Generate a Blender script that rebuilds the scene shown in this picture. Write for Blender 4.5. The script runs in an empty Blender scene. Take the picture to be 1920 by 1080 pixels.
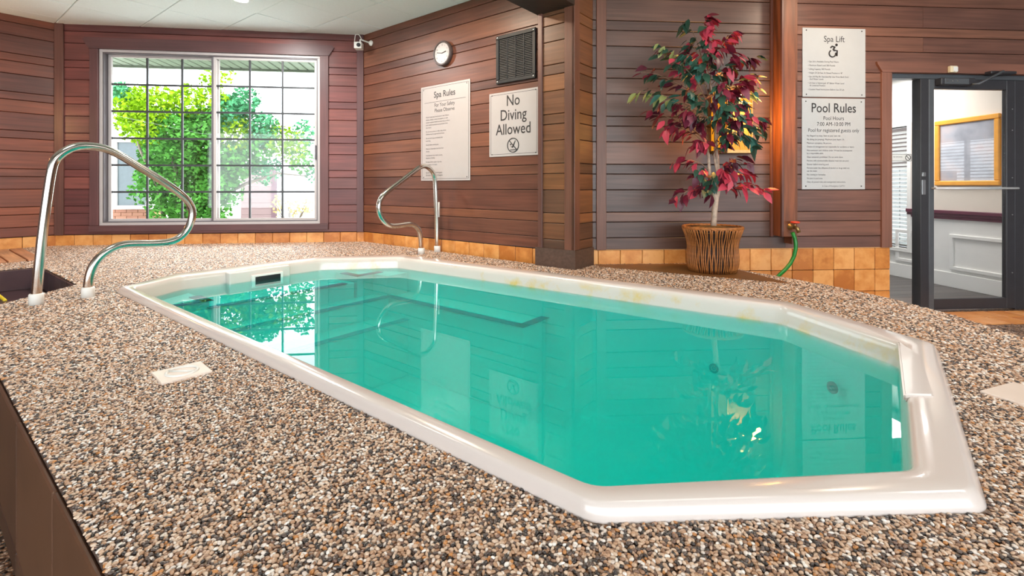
import bpy, bmesh, math, random
import numpy as np
from mathutils import Vector, Matrix

random.seed(7)
np.random.seed(7)
SC = bpy.context.scene
COL = SC.collection
PI = math.pi
R2 = math.sqrt(2.0)

# ------------------------------------------------------------------ camera, world, lights, exposure
CAMZ = 1.165
YAW = math.radians(7.0)
cam_d = bpy.data.cameras.new('camera')
cam_d.sensor_width = 36.0
cam_d.lens = 900.0 / 1920.0 * 36.0
cam_d.shift_y = -190.0 / 1920.0
cam_d.clip_start = 0.02
cam = bpy.data.objects.new('camera', cam_d)
COL.objects.link(cam)
cam.location = (0, 0, CAMZ)
cam.rotation_euler = (PI / 2, 0, -YAW)
SC.camera = cam

world = bpy.data.worlds.new('overcast_sky')
SC.world = world
world.use_nodes = True
wn = world.node_tree
wbg = wn.nodes['Background']
wbg.inputs['Color'].default_value = (0.87, 0.95, 1.0, 1)
wbg.inputs['Strength'].default_value = 5.0


def area_light(name, loc, size, power, color, rot=(0, 0, 0), size_y=None):
    d = bpy.data.lights.new(name, 'AREA')
    d.shape = 'RECTANGLE' if size_y else 'SQUARE'
    d.size = size
    if size_y:
        d.size_y = size_y
    d.energy = power
    d.color = color
    o = bpy.data.objects.new(name, d)
    COL.objects.link(o)
    o.location = loc
    o.rotation_euler = rot
    return o


WARM = (1.0, 0.80, 0.60)
NEUT = (1.0, 0.95, 0.89)
# hall fill: unseen area lamps added for ambient light, no fixtures
area_light('hall_fill_light', (1.4, 1.2, 3.02), 1.2, 12, NEUT)
area_light('hall_fill_light', (3.6, 1.2, 3.02), 1.2, 26, NEUT)
area_light('hall_fill_light', (-1.2, -0.6, 3.02), 1.2, 8, NEUT)
area_light('hall_fill_light', (-2.2, 2.2, 3.02), 0.6, 12, NEUT)
area_light('nook_can_light', (-2.15, 5.19, 3.035), 0.16, 40, (1.0, 0.98, 0.95))
area_light('nook_can_light', (-0.55, 4.1, 3.035), 0.16, 34, WARM)
area_light('wall_wash_light', (3.3, 3.25, 3.03), 0.2, 10, WARM)
area_light('lobby_light', (5.0, 5.4, 2.56), 0.9, 36, (1.0, 0.97, 0.94))

SC.view_settings.view_transform = 'Standard'
SC.view_settings.look = 'None'
SC.view_settings.gamma = 1.0
SC.view_settings.use_curve_mapping = False
SC.view_settings.exposure = 0.5
SC.cycles.max_bounces = 16
SC.cycles.diffuse_bounces = 8
SC.cycles.volume_bounces = 10
SC.cycles.transparent_max_bounces = 12

# ------------------------------------------------------------------ helpers
CY, SY = math.cos(YAW), math.sin(YAW)


def lin(r, g, b):
    def f(c):
        c /= 255.0
        return c / 12.92 if c <= 0.04045 else ((c + 0.055) / 1.055) ** 2.4
    return (f(r), f(g), f(b), 1.0)


def ray(px, py):
    rx = (px - 960.0) / 900.0
    return Vector((rx * CY + SY, -rx * SY + CY, -(py - 350.0) / 900.0))


def at_z(px, py, z):
    d = ray(px, py)
    t = (z - CAMZ) / d.z
    return Vector((0, 0, CAMZ)) + d * t


class Frame:
    """vertical plane: origin, heading; local x along, local -y towards the room"""
    def __init__(self, ox, oy, deg):
        self.o = Vector((ox, oy))
        self.rot = math.radians(deg)
        self.d = Vector((math.cos(self.rot), math.sin(self.rot)))

    def px(self, x, y, depth=0.0):
        n = Vector((self.d.y, -self.d.x))
        o = self.o + n * depth
        r = ray(x, y)
        det = r.x * (-self.d.y) - (-self.d.x) * r.y
        t = (o.x * (-self.d.y) + self.d.x * o.y) / det
        p = Vector((r.x * t, r.y * t))
        return (p - o).dot(self.d), CAMZ + r.z * t

    def world(self, s, z, depth=0.0):
        n = Vector((self.d.y, -self.d.x))
        p = self.o + self.d * s + n * depth
        return Vector((p.x, p.y, z))

    def place(self, o, s=0.0, z=0.0, depth=0.0):
        o.location = self.world(s, z, depth)
        o.rotation_euler = (0, 0, self.rot)


def tag(o, label=None, cat=None, group=None, kind=None):
    if label:
        o['label'] = label
    if cat:
        o['category'] = cat
    if group:
        o['group'] = group
    if kind:
        o['kind'] = kind
    return o


def link(o, parent=None):
    COL.objects.link(o)
    if parent is not None:
        o.parent = parent
    return o


def empty(name, label=None, cat=None, group=None, loc=(0, 0, 0), rotz=0.0):
    o = bpy.data.objects.new(name, None)
    o.empty_display_size = 0.1
    link(o)
    o.location = loc
    o.rotation_euler = (0, 0, rotz)
    return tag(o, label, cat, group)


def mesh_obj(name, bm, mat=None, parent=None, smooth=False, angle=None):
    me = bpy.data.meshes.new(name)
    bm.to_mesh(me)
    bm.free()
    if mat is not None:
        for m in (mat if isinstance(mat, (list, tuple)) else [mat]):
            me.materials.append(m)
    if smooth:
        me.polygons.foreach_set('use_smooth', [True] * len(me.polygons))
        if angle:
            me.set_sharp_from_angle(angle=math.radians(angle))
    return link(bpy.data.objects.new(name, me), parent)


def box(bm, x0, x1, y0, y1, z0, z1, mi=0):
    v = [bm.verts.new(p) for p in ((x0, y0, z0), (x1, y0, z0), (x1, y1, z0), (x0, y1, z0),
                                   (x0, y0, z1), (x1, y0, z1), (x1, y1, z1), (x0, y1, z1))]
    for f in ((3, 2, 1, 0), (4, 5, 6, 7), (0, 1, 5, 4), (1, 2, 6, 5), (2, 3, 7, 6), (3, 0, 4, 7)):
        bm.faces.new([v[i] for i in f]).material_index = mi


def bevel_box(bm, x0, x1, y0, y1, z0, z1, r=0.004, seg=1, mi=0):
    t = bmesh.new()
    box(t, x0, x1, y0, y1, z0, z1)
    bmesh.ops.bevel(t, geom=list(t.edges), offset=r, segments=seg, affect='EDGES', profile=0.6)
    vm = {v: bm.verts.new(v.co) for v in t.verts}
    for f in t.faces:
        bm.faces.new([vm[v] for v in f.verts]).material_index = mi
    t.free()


def one_box(name, dims, mat, parent=None, r=0.003, seg=1):
    bm = bmesh.new()
    bevel_box(bm, *dims, r=r, seg=seg)
    return mesh_obj(name, bm, mat, parent)


def prism(bm, pts, z0, z1, mi=0, axis='z'):
    """polygon prism; axis z: pts are (x,y); axis y: pts are (x,z) and z0,z1 the y range"""
    def mk(p, h):
        return bm.verts.new((p[0], p[1], h)) if axis == 'z' else bm.verts.new((p[0], h, p[1]))
    a = [mk(p, z0) for p in pts]
    b = [mk(p, z1) for p in pts]
    fs = [bm.faces.new(a[::-1]), bm.faces.new(b)]
    n = len(pts)
    for i in range(n):
        fs.append(bm.faces.new((a[i], a[(i + 1) % n], b[(i + 1) % n], b[i])))
    for f in fs:
        f.material_index = mi
    bmesh.ops.recalc_face_normals(bm, faces=fs)


def tube(bm, pts, rad, n=10, closed=False, caps=True, mi=0):
    pts = [Vector(p) for p in pts]
    m = len(pts)
    rads = rad if isinstance(rad, (list, tuple)) else [rad] * m
    rings = []
    up = None
    for i, p in enumerate(pts):
        if closed:
            t = pts[(i + 1) % m] - pts[i - 1]
        else:
            t = pts[min(i + 1, m - 1)] - pts[max(i - 1, 0)]
        t.normalize()
        if up is None:
            up = Vector((0, 0, 1)) if abs(t.z) < 0.9 else Vector((1, 0, 0))
        s = t.cross(up).normalized()
        up = s.cross(t).normalized()
        rings.append([bm.verts.new(p + (s * math.cos(2 * PI * k / n) + up * math.sin(2 * PI * k / n)) * rads[i]) for k in range(n)])
    fs = []
    for i in range(m if closed else m - 1):
        a, b = rings[i], rings[(i + 1) % m]
        for k in range(n):
            fs.append(bm.faces.new((a[k], a[(k + 1) % n], b[(k + 1) % n], b[k])))
    if caps and not closed:
        fs.append(bm.faces.new(rings[0][::-1]))
        fs.append(bm.faces.new(rings[-1]))
    for f in fs:
        f.material_index = mi
        f.smooth = True
    bmesh.ops.recalc_face_normals(bm, faces=fs)


def lathe(bm, prof, n=24, axis='z', center=(0, 0, 0), mi=0, smooth=True):
    """prof: list of (radius, height)"""
    c = Vector(center)
    rings = []
    for r, h in prof:
        ring = []
        for k in range(n):
            a = 2 * PI * k / n
            p = (r * math.cos(a), r * math.sin(a), h) if axis == 'z' else (r * math.cos(a), -h, r * math.sin(a))
            ring.append(bm.verts.new(c + Vector(p)))
        rings.append(ring)
    fs = []
    for a, b in zip(rings, rings[1:]):
        for k in range(n):
            fs.append(bm.faces.new((a[k], a[(k + 1) % n], b[(k + 1) % n], b[k])))
    fs.append(bm.faces.new(rings[0][::-1]))
    fs.append(bm.faces.new(rings[-1]))
    for f in fs:
        f.material_index = mi
        f.smooth = smooth
    bmesh.ops.recalc_face_normals(bm, faces=fs)


def fillet(pts, rads, n=7):
    """3D polyline with rounded corners"""
    pts = [Vector(p) for p in pts]
    out = [pts[0]]
    for i in range(1, len(pts) - 1):
        p, a, b = pts[i], pts[i - 1], pts[i + 1]
        u, w = (a - p).normalized(), (b - p).normalized()
        ang = u.angle(w)
        r = rads[i]
        t = min(r / math.tan(ang / 2), (a - p).length * 0.49, (b - p).length * 0.49)
        rr = t * math.tan(ang / 2)
        c = p + (u + w).normalized() * (rr / math.sin(ang / 2))
        s, e = p + u * t - c, p + w * t - c
        tot = s.angle(e)
        for k in range(n + 1):
            f = k / n
            out.append(c + (s * math.sin((1 - f) * tot) + e * math.sin(f * tot)) / math.sin(tot))
    out.append(pts[-1])
    return out


def text_geo(bm, s, size, x, z, y=-0.0006, align='CENTER', sx=1.0, mi=0, bold=0.0):
    """flat lettering in the local x/z plane facing -y"""
    cu = bpy.data.curves.new('lettering', 'FONT')
    cu.body = s
    cu.size = size
    cu.align_x = align
    cu.resolution_u = 3
    cu.offset = bold
    o = bpy.data.objects.new('lettering', cu)
    me = o.to_mesh()
    vs = [bm.verts.new((x + v.co.x * sx, y, z + v.co.y)) for v in me.vertices]
    for p in me.polygons:
        try:
            f = bm.faces.new([vs[i] for i in p.vertices])
            f.material_index = mi
        except ValueError:
            pass
    o.to_mesh_clear()
    bpy.data.objects.remove(o)
    bpy.data.curves.remove(cu)


# ------------------------------------------------------------------ materials
def new_mat(name):
    m = bpy.data.materials.new(name)
    m.use_nodes = True
    nt = m.node_tree
    return m, nt, nt.nodes['Principled BSDF']


def node(nt, typ, **kw):
    n = nt.nodes.new(typ)
    for k, v in kw.items():
        if k.startswith('i_'):
            n.inputs[k[2:].replace('_', ' ')].default_value = v
        else:
            setattr(n, k, v)
    return n


def L(nt, a, b):
    nt.links.new(a, b)


def ramp(nt, stops, interp='LINEAR'):
    r = nt.nodes.new('ShaderNodeValToRGB')
    r.color_ramp.interpolation = interp
    e = r.color_ramp.elements
    e[0].position, e[0].color = stops[0]
    e[1].position, e[1].color = stops[-1]
    for p, c in stops[1:-1]:
        q = e.new(p)
        q.color = c
    return r


def plain(name, col, rough=0.5, metal=0.0, var=0.06, scale=12.0, bump=0.0, coat=0.0, spec=0.5):
    m, nt, b = new_mat(name)
    tc = node(nt, 'ShaderNodeTexCoord')
    nz = node(nt, 'ShaderNodeTexNoise')
    nz.inputs['Scale'].default_value = scale
    nz.inputs['Detail'].default_value = 4
    L(nt, tc.outputs['Object'], nz.inputs['Vector'])
    c = Vector(col[:3])
    r = ramp(nt, [(0.3, (*(c * (1 - var)), 1)), (0.7, (*[min(1, x * (1 + var)) for x in c], 1))])
    L(nt, nz.outputs['Fac'], r.inputs['Fac'])
    L(nt, r.outputs['Color'], b.inputs['Base Color'])
    b.inputs['Roughness'].default_value = rough
    b.inputs['Metallic'].default_value = metal
    b.inputs['Specular IOR Level'].default_value = spec
    b.inputs['Coat Weight'].default_value = coat
    if bump:
        bp = node(nt, 'ShaderNodeBump')
        bp.inputs['Strength'].default_value = bump
        bp.inputs['Distance'].default_value = 0.01
        L(nt, nz.outputs['Fac'], bp.inputs['Height'])
        L(nt, bp.outputs['Normal'], b.inputs['Normal'])
    return m


def wood(name, cols, rough=0.38, grain=0.35, gscale=26.0):
    """board colour by object, grain along local x"""
    m, nt, b = new_mat(name)
    oi = node(nt, 'ShaderNodeObjectInfo')
    n = len(cols)
    base = ramp(nt, [((i + 0.5) / n, tuple(x * 0.86 for x in c[:3]) + (1,)) for i, c in enumerate(cols)], 'LINEAR')
    L(nt, oi.outputs['Random'], base.inputs['Fac'])
    tc = node(nt, 'ShaderNodeTexCoord')
    mp = node(nt, 'ShaderNodeMapping')
    mp.inputs['Scale'].default_value = (1.1, gscale, gscale)
    L(nt, tc.outputs['Object'], mp.inputs['Vector'])
    ml = node(nt, 'ShaderNodeMath', operation='MULTIPLY')
    ml.inputs[1].default_value = 57.0
    L(nt, oi.outputs['Random'], ml.inputs[0])
    cb = node(nt, 'ShaderNodeCombineXYZ')
    L(nt, ml.outputs[0], cb.inputs['X'])
    L(nt, ml.outputs[0], cb.inputs['Z'])
    ad = node(nt, 'ShaderNodeVectorMath', operation='ADD')
    L(nt, mp.outputs[0], ad.inputs[0])
    L(nt, cb.outputs[0], ad.inputs[1])
    nz = node(nt, 'ShaderNodeTexNoise')
    nz.inputs['Scale'].default_value = 1.6
    nz.inputs['Detail'].default_value = 6
    nz.inputs['Distortion'].default_value = 0.4
    L(nt, ad.outputs[0], nz.inputs['Vector'])
    # broad blotches of stain along the board
    n2 = node(nt, 'ShaderNodeTexNoise')
    n2.inputs['Scale'].default_value = 0.55
    n2.inputs['Detail'].default_value = 2
    m2 = node(nt, 'ShaderNodeMapping')
    m2.inputs['Scale'].default_value = (2.2, 5, 5)
    L(nt, tc.outputs['Object'], m2.inputs['Vector'])
    a2 = node(nt, 'ShaderNodeVectorMath', operation='ADD')
    L(nt, m2.outputs[0], a2.inputs[0])
    L(nt, cb.outputs[0], a2.inputs[1])
    L(nt, a2.outputs[0], n2.inputs['Vector'])
    r1 = ramp(nt, [(0.25, (1 - grain,) * 3 + (1,)), (0.75, (1 + grain * 0.6,) * 3 + (1,))])
    L(nt, nz.outputs['Fac'], r1.inputs['Fac'])
    r2 = ramp(nt, [(0.3, (0.72, 0.72, 0.74, 1)), (0.7, (1.18, 1.14, 1.1, 1))])
    L(nt, n2.outputs['Fac'], r2.inputs['Fac'])
    x1 = node(nt, 'ShaderNodeMix', data_type='RGBA', blend_type='MULTIPLY')
    x1.inputs['Factor'].default_value = 1.0
    L(nt, base.outputs['Color'], x1.inputs['A'])
    L(nt, r1.outputs['Color'], x1.inputs['B'])
    x2 = node(nt, 'ShaderNodeMix', data_type='RGBA', blend_type='MULTIPLY')
    x2.inputs['Factor'].default_value = 1.0
    L(nt, x1.outputs['Result'], x2.inputs['A'])
    L(nt, r2.outputs['Color'], x2.inputs['B'])
    L(nt, x2.outputs['Result'], b.inputs['Base Color'])
    b.inputs['Roughness'].default_value = rough
    bp = node(nt, 'ShaderNodeBump')
    bp.inputs['Strength'].default_value = 0.18
    bp.inputs['Distance'].default_value = 0.004
    L(nt, nz.outputs['Fac'], bp.inputs['Height'])
    L(nt, bp.outputs['Normal'], b.inputs['Normal'])
    return m


def mottled(name, cols, scale=7.0, rough=0.3, bump=0.1, per_obj=0.25):
    """glazed tile: colour clouds, each tile its own tone"""
    m, nt, b = new_mat(name)
    oi = node(nt, 'ShaderNodeObjectInfo')
    tc = node(nt, 'ShaderNodeTexCoord')
    ml = node(nt, 'ShaderNodeMath', operation='MULTIPLY')
    ml.inputs[1].default_value = 31.0
    L(nt, oi.outputs['Random'], ml.inputs[0])
    ad = node(nt, 'ShaderNodeVectorMath', operation='ADD')
    L(nt, tc.outputs['Object'], ad.inputs[0])
    L(nt, ml.outputs[0], ad.inputs[1])
    nz = node(nt, 'ShaderNodeTexNoise')
    nz.inputs['Scale'].default_value = scale
    nz.inputs['Detail'].default_value = 5
    nz.inputs['Roughness'].default_value = 0.6
    L(nt, ad.outputs[0], nz.inputs['Vector'])
    mr = node(nt, 'ShaderNodeMapRange')
    mr.inputs['To Min'].default_value = -per_obj
    mr.inputs['To Max'].default_value = per_obj
    L(nt, oi.outputs['Random'], mr.inputs['Value'])
    sm = node(nt, 'ShaderNodeMath', operation='ADD')
    L(nt, nz.outputs['Fac'], sm.inputs[0])
    L(nt, mr.outputs[0], sm.inputs[1])
    n = len(cols)
    r = ramp(nt, [(0.25 + 0.5 * i / (n - 1), c) for i, c in enumerate(cols)])
    L(nt, sm.outputs[0], r.inputs['Fac'])
    L(nt, r.outputs['Color'], b.inputs['Base Color'])
    b.inputs['Roughness'].default_value = rough
    bp = node(nt, 'ShaderNodeBump')
    bp.inputs['Strength'].default_value = bump
    bp.inputs['Distance'].default_value = 0.006
    L(nt, nz.outputs['Fac'], bp.inputs['Height'])
    L(nt, bp.outputs['Normal'], b.inputs['Normal'])
    return m


def glass_mat(name, tint=(1, 1, 1), f0=0.04, rough=0.0):
    m, nt, b = new_mat(name)
    nt.nodes.remove(b)
    out = nt.nodes['Material Output']
    lw = node(nt, 'ShaderNodeLayerWeight')
    lw.inputs['Blend'].default_value = 0.5
    pw = node(nt, 'ShaderNodeMath', operation='POWER')
    pw.inputs[1].default_value = 5.0
    L(nt, lw.outputs['Facing'], pw.inputs[0])
    mr = node(nt, 'ShaderNodeMapRange')
    mr.inputs['To Min'].default_value = f0
    mr.inputs['To Max'].default_value = 1.0
    L(nt, pw.outputs[0], mr.inputs['Value'])
    tr = node(nt, 'ShaderNodeBsdfTransparent')
    tr.inputs['Color'].default_value = (*tint, 1)
    gl = node(nt, 'ShaderNodeBsdfGlossy')
    gl.inputs['Roughness'].default_value = rough
    mx = node(nt, 'ShaderNodeMixShader')
    L(nt, mr.outputs[0], mx.inputs[0])
    L(nt, tr.outputs[0], mx.inputs[1])
    L(nt, gl.outputs[0], mx.inputs[2])
    L(nt, mx.outputs[0], out.inputs['Surface'])
    return m


def emit_mat(name, col, strength):
    m, nt, b = new_mat(name)
    b.inputs['Base Color'].default_value = col
    b.inputs['Emission Color'].default_value = col
    b.inputs['Emission Strength'].default_value = strength
    return m


M = {}
M['cedar_red'] = wood('cedar_red', [lin(126, 68, 62), lin(108, 58, 56), lin(140, 80, 70), lin(98, 56, 56), lin(132, 72, 64)], rough=0.36)
M['cedar_left'] = wood('cedar_left', [lin(140, 76, 52), lin(108, 62, 50), lin(156, 86, 56), lin(96, 60, 52), lin(134, 74, 54)], rough=0.36)
M['cedar_brown'] = wood('cedar_brown', [lin(122, 76, 58), lin(104, 66, 54), lin(138, 86, 62), lin(112, 68, 54), lin(128, 82, 62)], rough=0.40)
M['cedar_grey'] = wood('cedar_grey', [lin(106, 80, 70), lin(92, 72, 66), lin(122, 88, 74), lin(98, 74, 66), lin(112, 82, 70)], rough=0.38)
M['cedar_door'] = wood('cedar_door', [lin(132, 90, 74), lin(118, 82, 72), lin(146, 100, 80), lin(124, 84, 70)], rough=0.36)
M['cedar_column'] = wood('cedar_column', [lin(128, 84, 56), lin(110, 78, 60), lin(144, 94, 58), lin(118, 82, 60)], rough=0.4)
M['trim_wood'] = wood('trim_wood', [lin(118, 76, 62), lin(110, 70, 60), lin(126, 82, 64)], rough=0.42, grain=0.25)
M['trim_purple'] = wood('trim_purple', [lin(104, 66, 66), lin(98, 62, 62), lin(108, 68, 66)], rough=0.42, grain=0.2)
M['trim_door'] = wood('trim_door', [lin(146, 98, 80), lin(138, 92, 76)], rough=0.45, grain=0.2)
M['post_wood'] = wood('post_wood', [lin(140, 80, 50), lin(126, 72, 48), lin(150, 88, 54)], rough=0.5, grain=0.6, gscale=12)
M['beam_dark'] = wood('beam_dark', [lin(62, 48, 42), lin(70, 54, 46)], rough=0.5)
M['plinth'] = wood('plinth', [lin(84, 64, 54), lin(92, 72, 62)], rough=0.45)
M['backing'] = plain('backing', lin(42, 28, 25), 0.8)
M['tile_orange'] = mottled('tile_orange', [lin(186, 112, 50), lin(214, 142, 72), lin(232, 168, 100)], scale=9, rough=0.28)
M['tile_floor'] = mottled('tile_floor', [lin(190, 116, 56), lin(214, 144, 80), lin(228, 164, 104)], scale=6, rough=0.4)
M['tile_dark'] = mottled('tile_dark', [lin(66, 42, 29), lin(84, 55, 38), lin(98, 66, 46)], scale=4, rough=0.4)
M['tile_pit'] = mottled('tile_pit', [lin(52, 36, 40), lin(68, 46, 50), lin(78, 56, 58)], scale=4, rough=0.3)
M['grout'] = plain('grout', lin(196, 150, 104), 0.8)
M['grout_dark'] = plain('grout_dark', lin(96, 74, 62), 0.8)
M['ceiling_tile'] = plain('ceiling_tile', lin(240, 251, 252), 0.9, var=0.02, scale=60, bump=0.05)
M['ceiling_grid'] = plain('ceiling_grid', lin(196, 198, 194), 0.6)
M['white_paint'] = plain('white_paint', lin(236, 235, 232), 0.5, var=0.02)
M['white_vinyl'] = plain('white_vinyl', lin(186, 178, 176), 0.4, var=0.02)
M['vinyl_dark_shade'] = plain('vinyl_dark_shade', lin(98, 92, 96), 0.4, var=0.03)  # dark vinyl of track and latch, and painted shade of the sash strip
M['muntin'] = plain('muntin', lin(52, 52, 54), 0.4, var=0.03)
M['sign_white'] = plain('sign_white', lin(192, 192, 190), 0.35, var=0.015)
M['sign_cream'] = plain('sign_cream', lin(182, 174, 172), 0.35, var=0.015)
M['ink'] = plain('ink', lin(44, 40, 40), 0.5, var=0.02)
M['ink_soft'] = plain('ink_soft', lin(78, 74, 74), 0.5, var=0.02)
M['steel'] = plain('steel', lin(205, 200, 190), 0.16, metal=1.0, var=0.03, scale=30)
M['alu'] = plain('alu', lin(150, 152, 154), 0.35, metal=0.9, var=0.03)
M['door_dark'] = plain('door_dark', lin(52, 52, 56), 0.35, var=0.08, spec=0.5)
M['door_mid'] = plain('door_mid', lin(92, 96, 100), 0.35, metal=0.3, var=0.06)
M['black_plastic'] = plain('black_plastic', lin(20, 20, 23), 0.55, var=0.05)
M['black_slat'] = plain('black_slat', lin(96, 94, 92), 0.5, var=0.25, scale=9)
M['white_plastic'] = plain('white_plastic', lin(232, 230, 224), 0.4, var=0.02)
M['cream_plastic'] = plain('cream_plastic', lin(228, 214, 180), 0.4, var=0.02)
M['glass'] = glass_mat('glass', f0=0.03)
M['blue_strip'] = plain('blue_strip', lin(10, 24, 70), 0.5, var=0.05)
M['hose'] = plain('hose', lin(20, 120, 42), 0.3, var=0.1, scale=40)
M['red_handle'] = plain('red_handle', lin(206, 66, 44), 0.4)
M['brass'] = plain('brass', lin(160, 130, 84), 0.35, metal=0.8, var=0.15, scale=40)
M['gold_frame'] = plain('gold_frame', lin(244, 170, 60), 0.35, metal=0.0, var=0.08)
M['burgundy'] = plain('burgundy', lin(98, 36, 58), 0.3, var=0.08)
M['brown_panel'] = plain('brown_panel', lin(120, 78, 38), 0.45, var=0.25, scale=5)
M['plank_wood'] = wood('plank_wood', [lin(206, 146, 104), lin(196, 136, 98), lin(214, 156, 112)], rough=0.6, grain=0.25)
M['bark'] = plain('bark', lin(196, 172, 152), 0.8, var=0.25, scale=30, bump=0.3)
M['yellow'] = plain('yellow', lin(236, 206, 40), 0.5)
M['soil'] = plain('soil', lin(128, 92, 40), 0.95, var=0.4, scale=60, bump=0.8)
M['lamp_white'] = emit_mat('lamp_white', (1.0, 0.93, 0.80, 1), 14.0)
M['lamp_amber'] = emit_mat('lamp_amber', (1.0, 0.36, 0.012, 1), 0.62)
M['lamp_amber'].node_tree.nodes['Principled BSDF'].inputs['Base Color'].default_value = (0.10, 0.035, 0.004, 1)
M['lamp_core'] = emit_mat('lamp_core', (1.0, 0.74, 0.30, 1), 9.0)

# ------------------------------------------------------------------ wall frames
WW = Frame(-4.593, 6.2, 0)           # window wall, from its left corner
WW_LEN = 3.488
WS = Frame(-1.105, 6.2, -45)         # wall with the clock and the spa rules
WL = Frame(-4.593 - 2.6, 6.2 - 2.6, 45)
WL_LEN = 2.6 * R2
WR = Frame(1.10, 4.158, -3)          # wall with the plant and the door
CC = Vector((1.0, 3.93))             # column corner
CL = Frame(0.76, 4.17, -45)
CL_LEN = (CC - CL.o).length
CR = Frame(CC.x, CC.y, 45)
CR_LEN = 0.31
DECK = 0.475
TILE_TOP = 0.60
CEIL = 3.065
FLOOR = 0.0

# board joints: three widths repeat on every wall
JOINTS = []
z = 1.137
while z > 0.55:
    for w in (0.199, 0.087, 0.140):
        JOINTS.append(z)
        z -= w
z = 1.137
while z < 3.3:
    for w in (0.140, 0.087, 0.199):
        z += w
        JOINTS.append(z)
JOINTS = sorted(JOINTS)


def plank_mesh(length, h, t=0.016, c=0.0035):
    bm = bmesh.new()
    prof = [(0, 0), (-t + c, 0), (-t, c), (-t, h - c), (-t + c, h), (0, h)]
    a = [bm.verts.new((0, y, zz)) for y, zz in prof]
    b = [bm.verts.new((length, y, zz)) for y, zz in prof]
    n = len(prof)
    for i in range(n):
        bm.faces.new((a[i], a[(i + 1) % n], b[(i + 1) % n], b[i]))
    bm.faces.new(a[::-1])
    bm.faces.new(b)
    bmesh.ops.recalc_face_normals(bm, faces=bm.faces[:])
    return bm


def planks(wall, s0, s1, z0, z1, mat, holes=(), butt=()):
    """boards as children of a wall, holes: (s0,s1,z0,z1)"""
    zs = [z0] + [j for j in JOINTS if z0 + 0.015 < j < z1 - 0.015] + [z1]
    for a, b in zip(zs, zs[1:]):
        segs = [(s0, s1)]
        mid = (a + b) / 2
        for h0, h1, hz0, hz1 in holes:
            if hz0 < mid < hz1:
                segs = [t for q in segs for t in ((q[0], min(q[1], h0)), (max(q[0], h1), q[1])) if t[1] - t[0] > 0.01]
        for k, (p, q) in enumerate(segs):
            cuts = [p] + [c for c in butt if p + 0.2 < c < q - 0.2 and random.random() < 0.35] + [q]
            for c0, c1 in zip(cuts, cuts[1:]):
                o = mesh_obj('plank', plank_mesh(c1 - c0 - 0.002, b - a - 0.005), mat, wall)
                o.location = (c0 + 0.001, -0.001 - 0.0015 * random.random(), a + 0.0025)


def wall_slab(name, fr, pieces, mat, t=0.10):
    """backing wall built of boxes in the frame's own axes"""
    bm = bmesh.new()
    for s0, s1, z0, z1 in pieces:
        box(bm, s0, s1, 0.0, t, z0, z1)
    o = mesh_obj(name, bm, mat)
    o.location = (fr.o.x, fr.o.y, 0)
    o.rotation_euler = (0, 0, fr.rot)
    return tag(o, kind='structure')


def stick(name, wall, s0, s1, z0, z1, d, mat, d0=0.0, r=0.003):
    """moulding on a wall, child of it, standing d proud; local x runs along the length"""
    if z1 - z0 > s1 - s0:
        bm = bmesh.new()
        bevel_box(bm, 0, z1 - z0, -d, -d0, -(s1 - s0), 0, r=r)
        o = mesh_obj(name, bm, mat, wall)
        o.rotation_euler = (0, -PI / 2, 0)
        o.location = (s0, 0, z0)
        # local x -> world z ; local z -> -world x
        for v in o.data.vertices:
            pass
        return o
    bm = bmesh.new()
    bevel_box(bm, 0, s1 - s0, -d, -d0, 0, z1 - z0, r=r)
    o = mesh_obj(name, bm, mat, wall)
    o.location = (s0, 0, z0)
    return o


def tiles(wall, s0, s1, rows, mat, w=0.2, t=0.012, gap=0.004, s_off=0.0):
    """rows: list of (z0, z1)"""
    for z0, z1 in rows:
        s = s0 - s_off
        while s < s1 - 0.005:
            a, b = max(s, s0), min(s + w, s1)
            if b - a > 0.012:
                o = one_box('tile', (0, b - a - gap, -t - 0.0015 * random.random(), 0, 0, z1 - z0 - gap), mat, wall, r=0.004, seg=1)
                o.location = (a + gap / 2, -0.001, z0 + gap / 2)
            s += w


# ------------------------------------------------------------------ window wall
w_l, _ = WW.px(187, 250)
w_r, _ = WW.px(601, 250)
_, w_t = WW.px(400, 99)
_, w_b = WW.px(400, 421)
wall_window = wall_slab('wall_window', WW, [(-0.15, w_l, 0, CEIL + 0.2), (w_r, WW_LEN + 0.1, 0, CEIL + 0.2),
                                           (w_l, w_r, 0, w_b), (w_l, w_r, w_t, CEIL + 0.2)], M['backing'], t=0.14)
planks(wall_window, 0.0, WW_LEN, TILE_TOP + 0.004, CEIL, M['cedar_red'], holes=[(w_l, w_r, w_b, w_t)])
tiles(wall_window, 0.0, WW_LEN, [(0.40, TILE_TOP)], M['tile_orange'])
cas_l, _ = WW.px(171, 250)
cas_r, _ = WW.px(617, 250)
_, cas_t = WW.px(400, 79)
_, cas_b = WW.px(400, 432)
stick('window_casing', wall_window, cas_l, w_l, w_b, w_t, 0.032, M['trim_purple'])
stick('window_casing', wall_window, w_r, cas_r, w_b, w_t, 0.032, M['trim_purple'])
stick('window_casing', wall_window, cas_l, cas_r, cas_b, w_b, 0.045, M['trim_purple'])
bm = bmesh.new()
prism(bm, [(cas_l - 0.005, 0), (cas_r + 0.005, 0), (cas_r + 0.07, 0.10), (cas_r + 0.045, cas_t - w_t), (cas_l - 0.045, cas_t - w_t), (cas_l - 0.07, 0.10)], -0.038, -0.0, axis='y')
o = mesh_obj('window_head_casing', bm, M['trim_purple'], wall_window)
o.location = (0, 0, w_t)
cL, _ = WW.px(96, 250)
cL2, _ = WW.px(116, 250)
stick('corner_trim', wall_window, 0.005, 0.10, TILE_TOP, CEIL, 0.036, M['trim_wood'])
stick('corner_trim', wall_window, WW_LEN - 0.085, WW_LEN - 0.004, TILE_TOP, CEIL, 0.036, M['trim_purple'])

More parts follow.
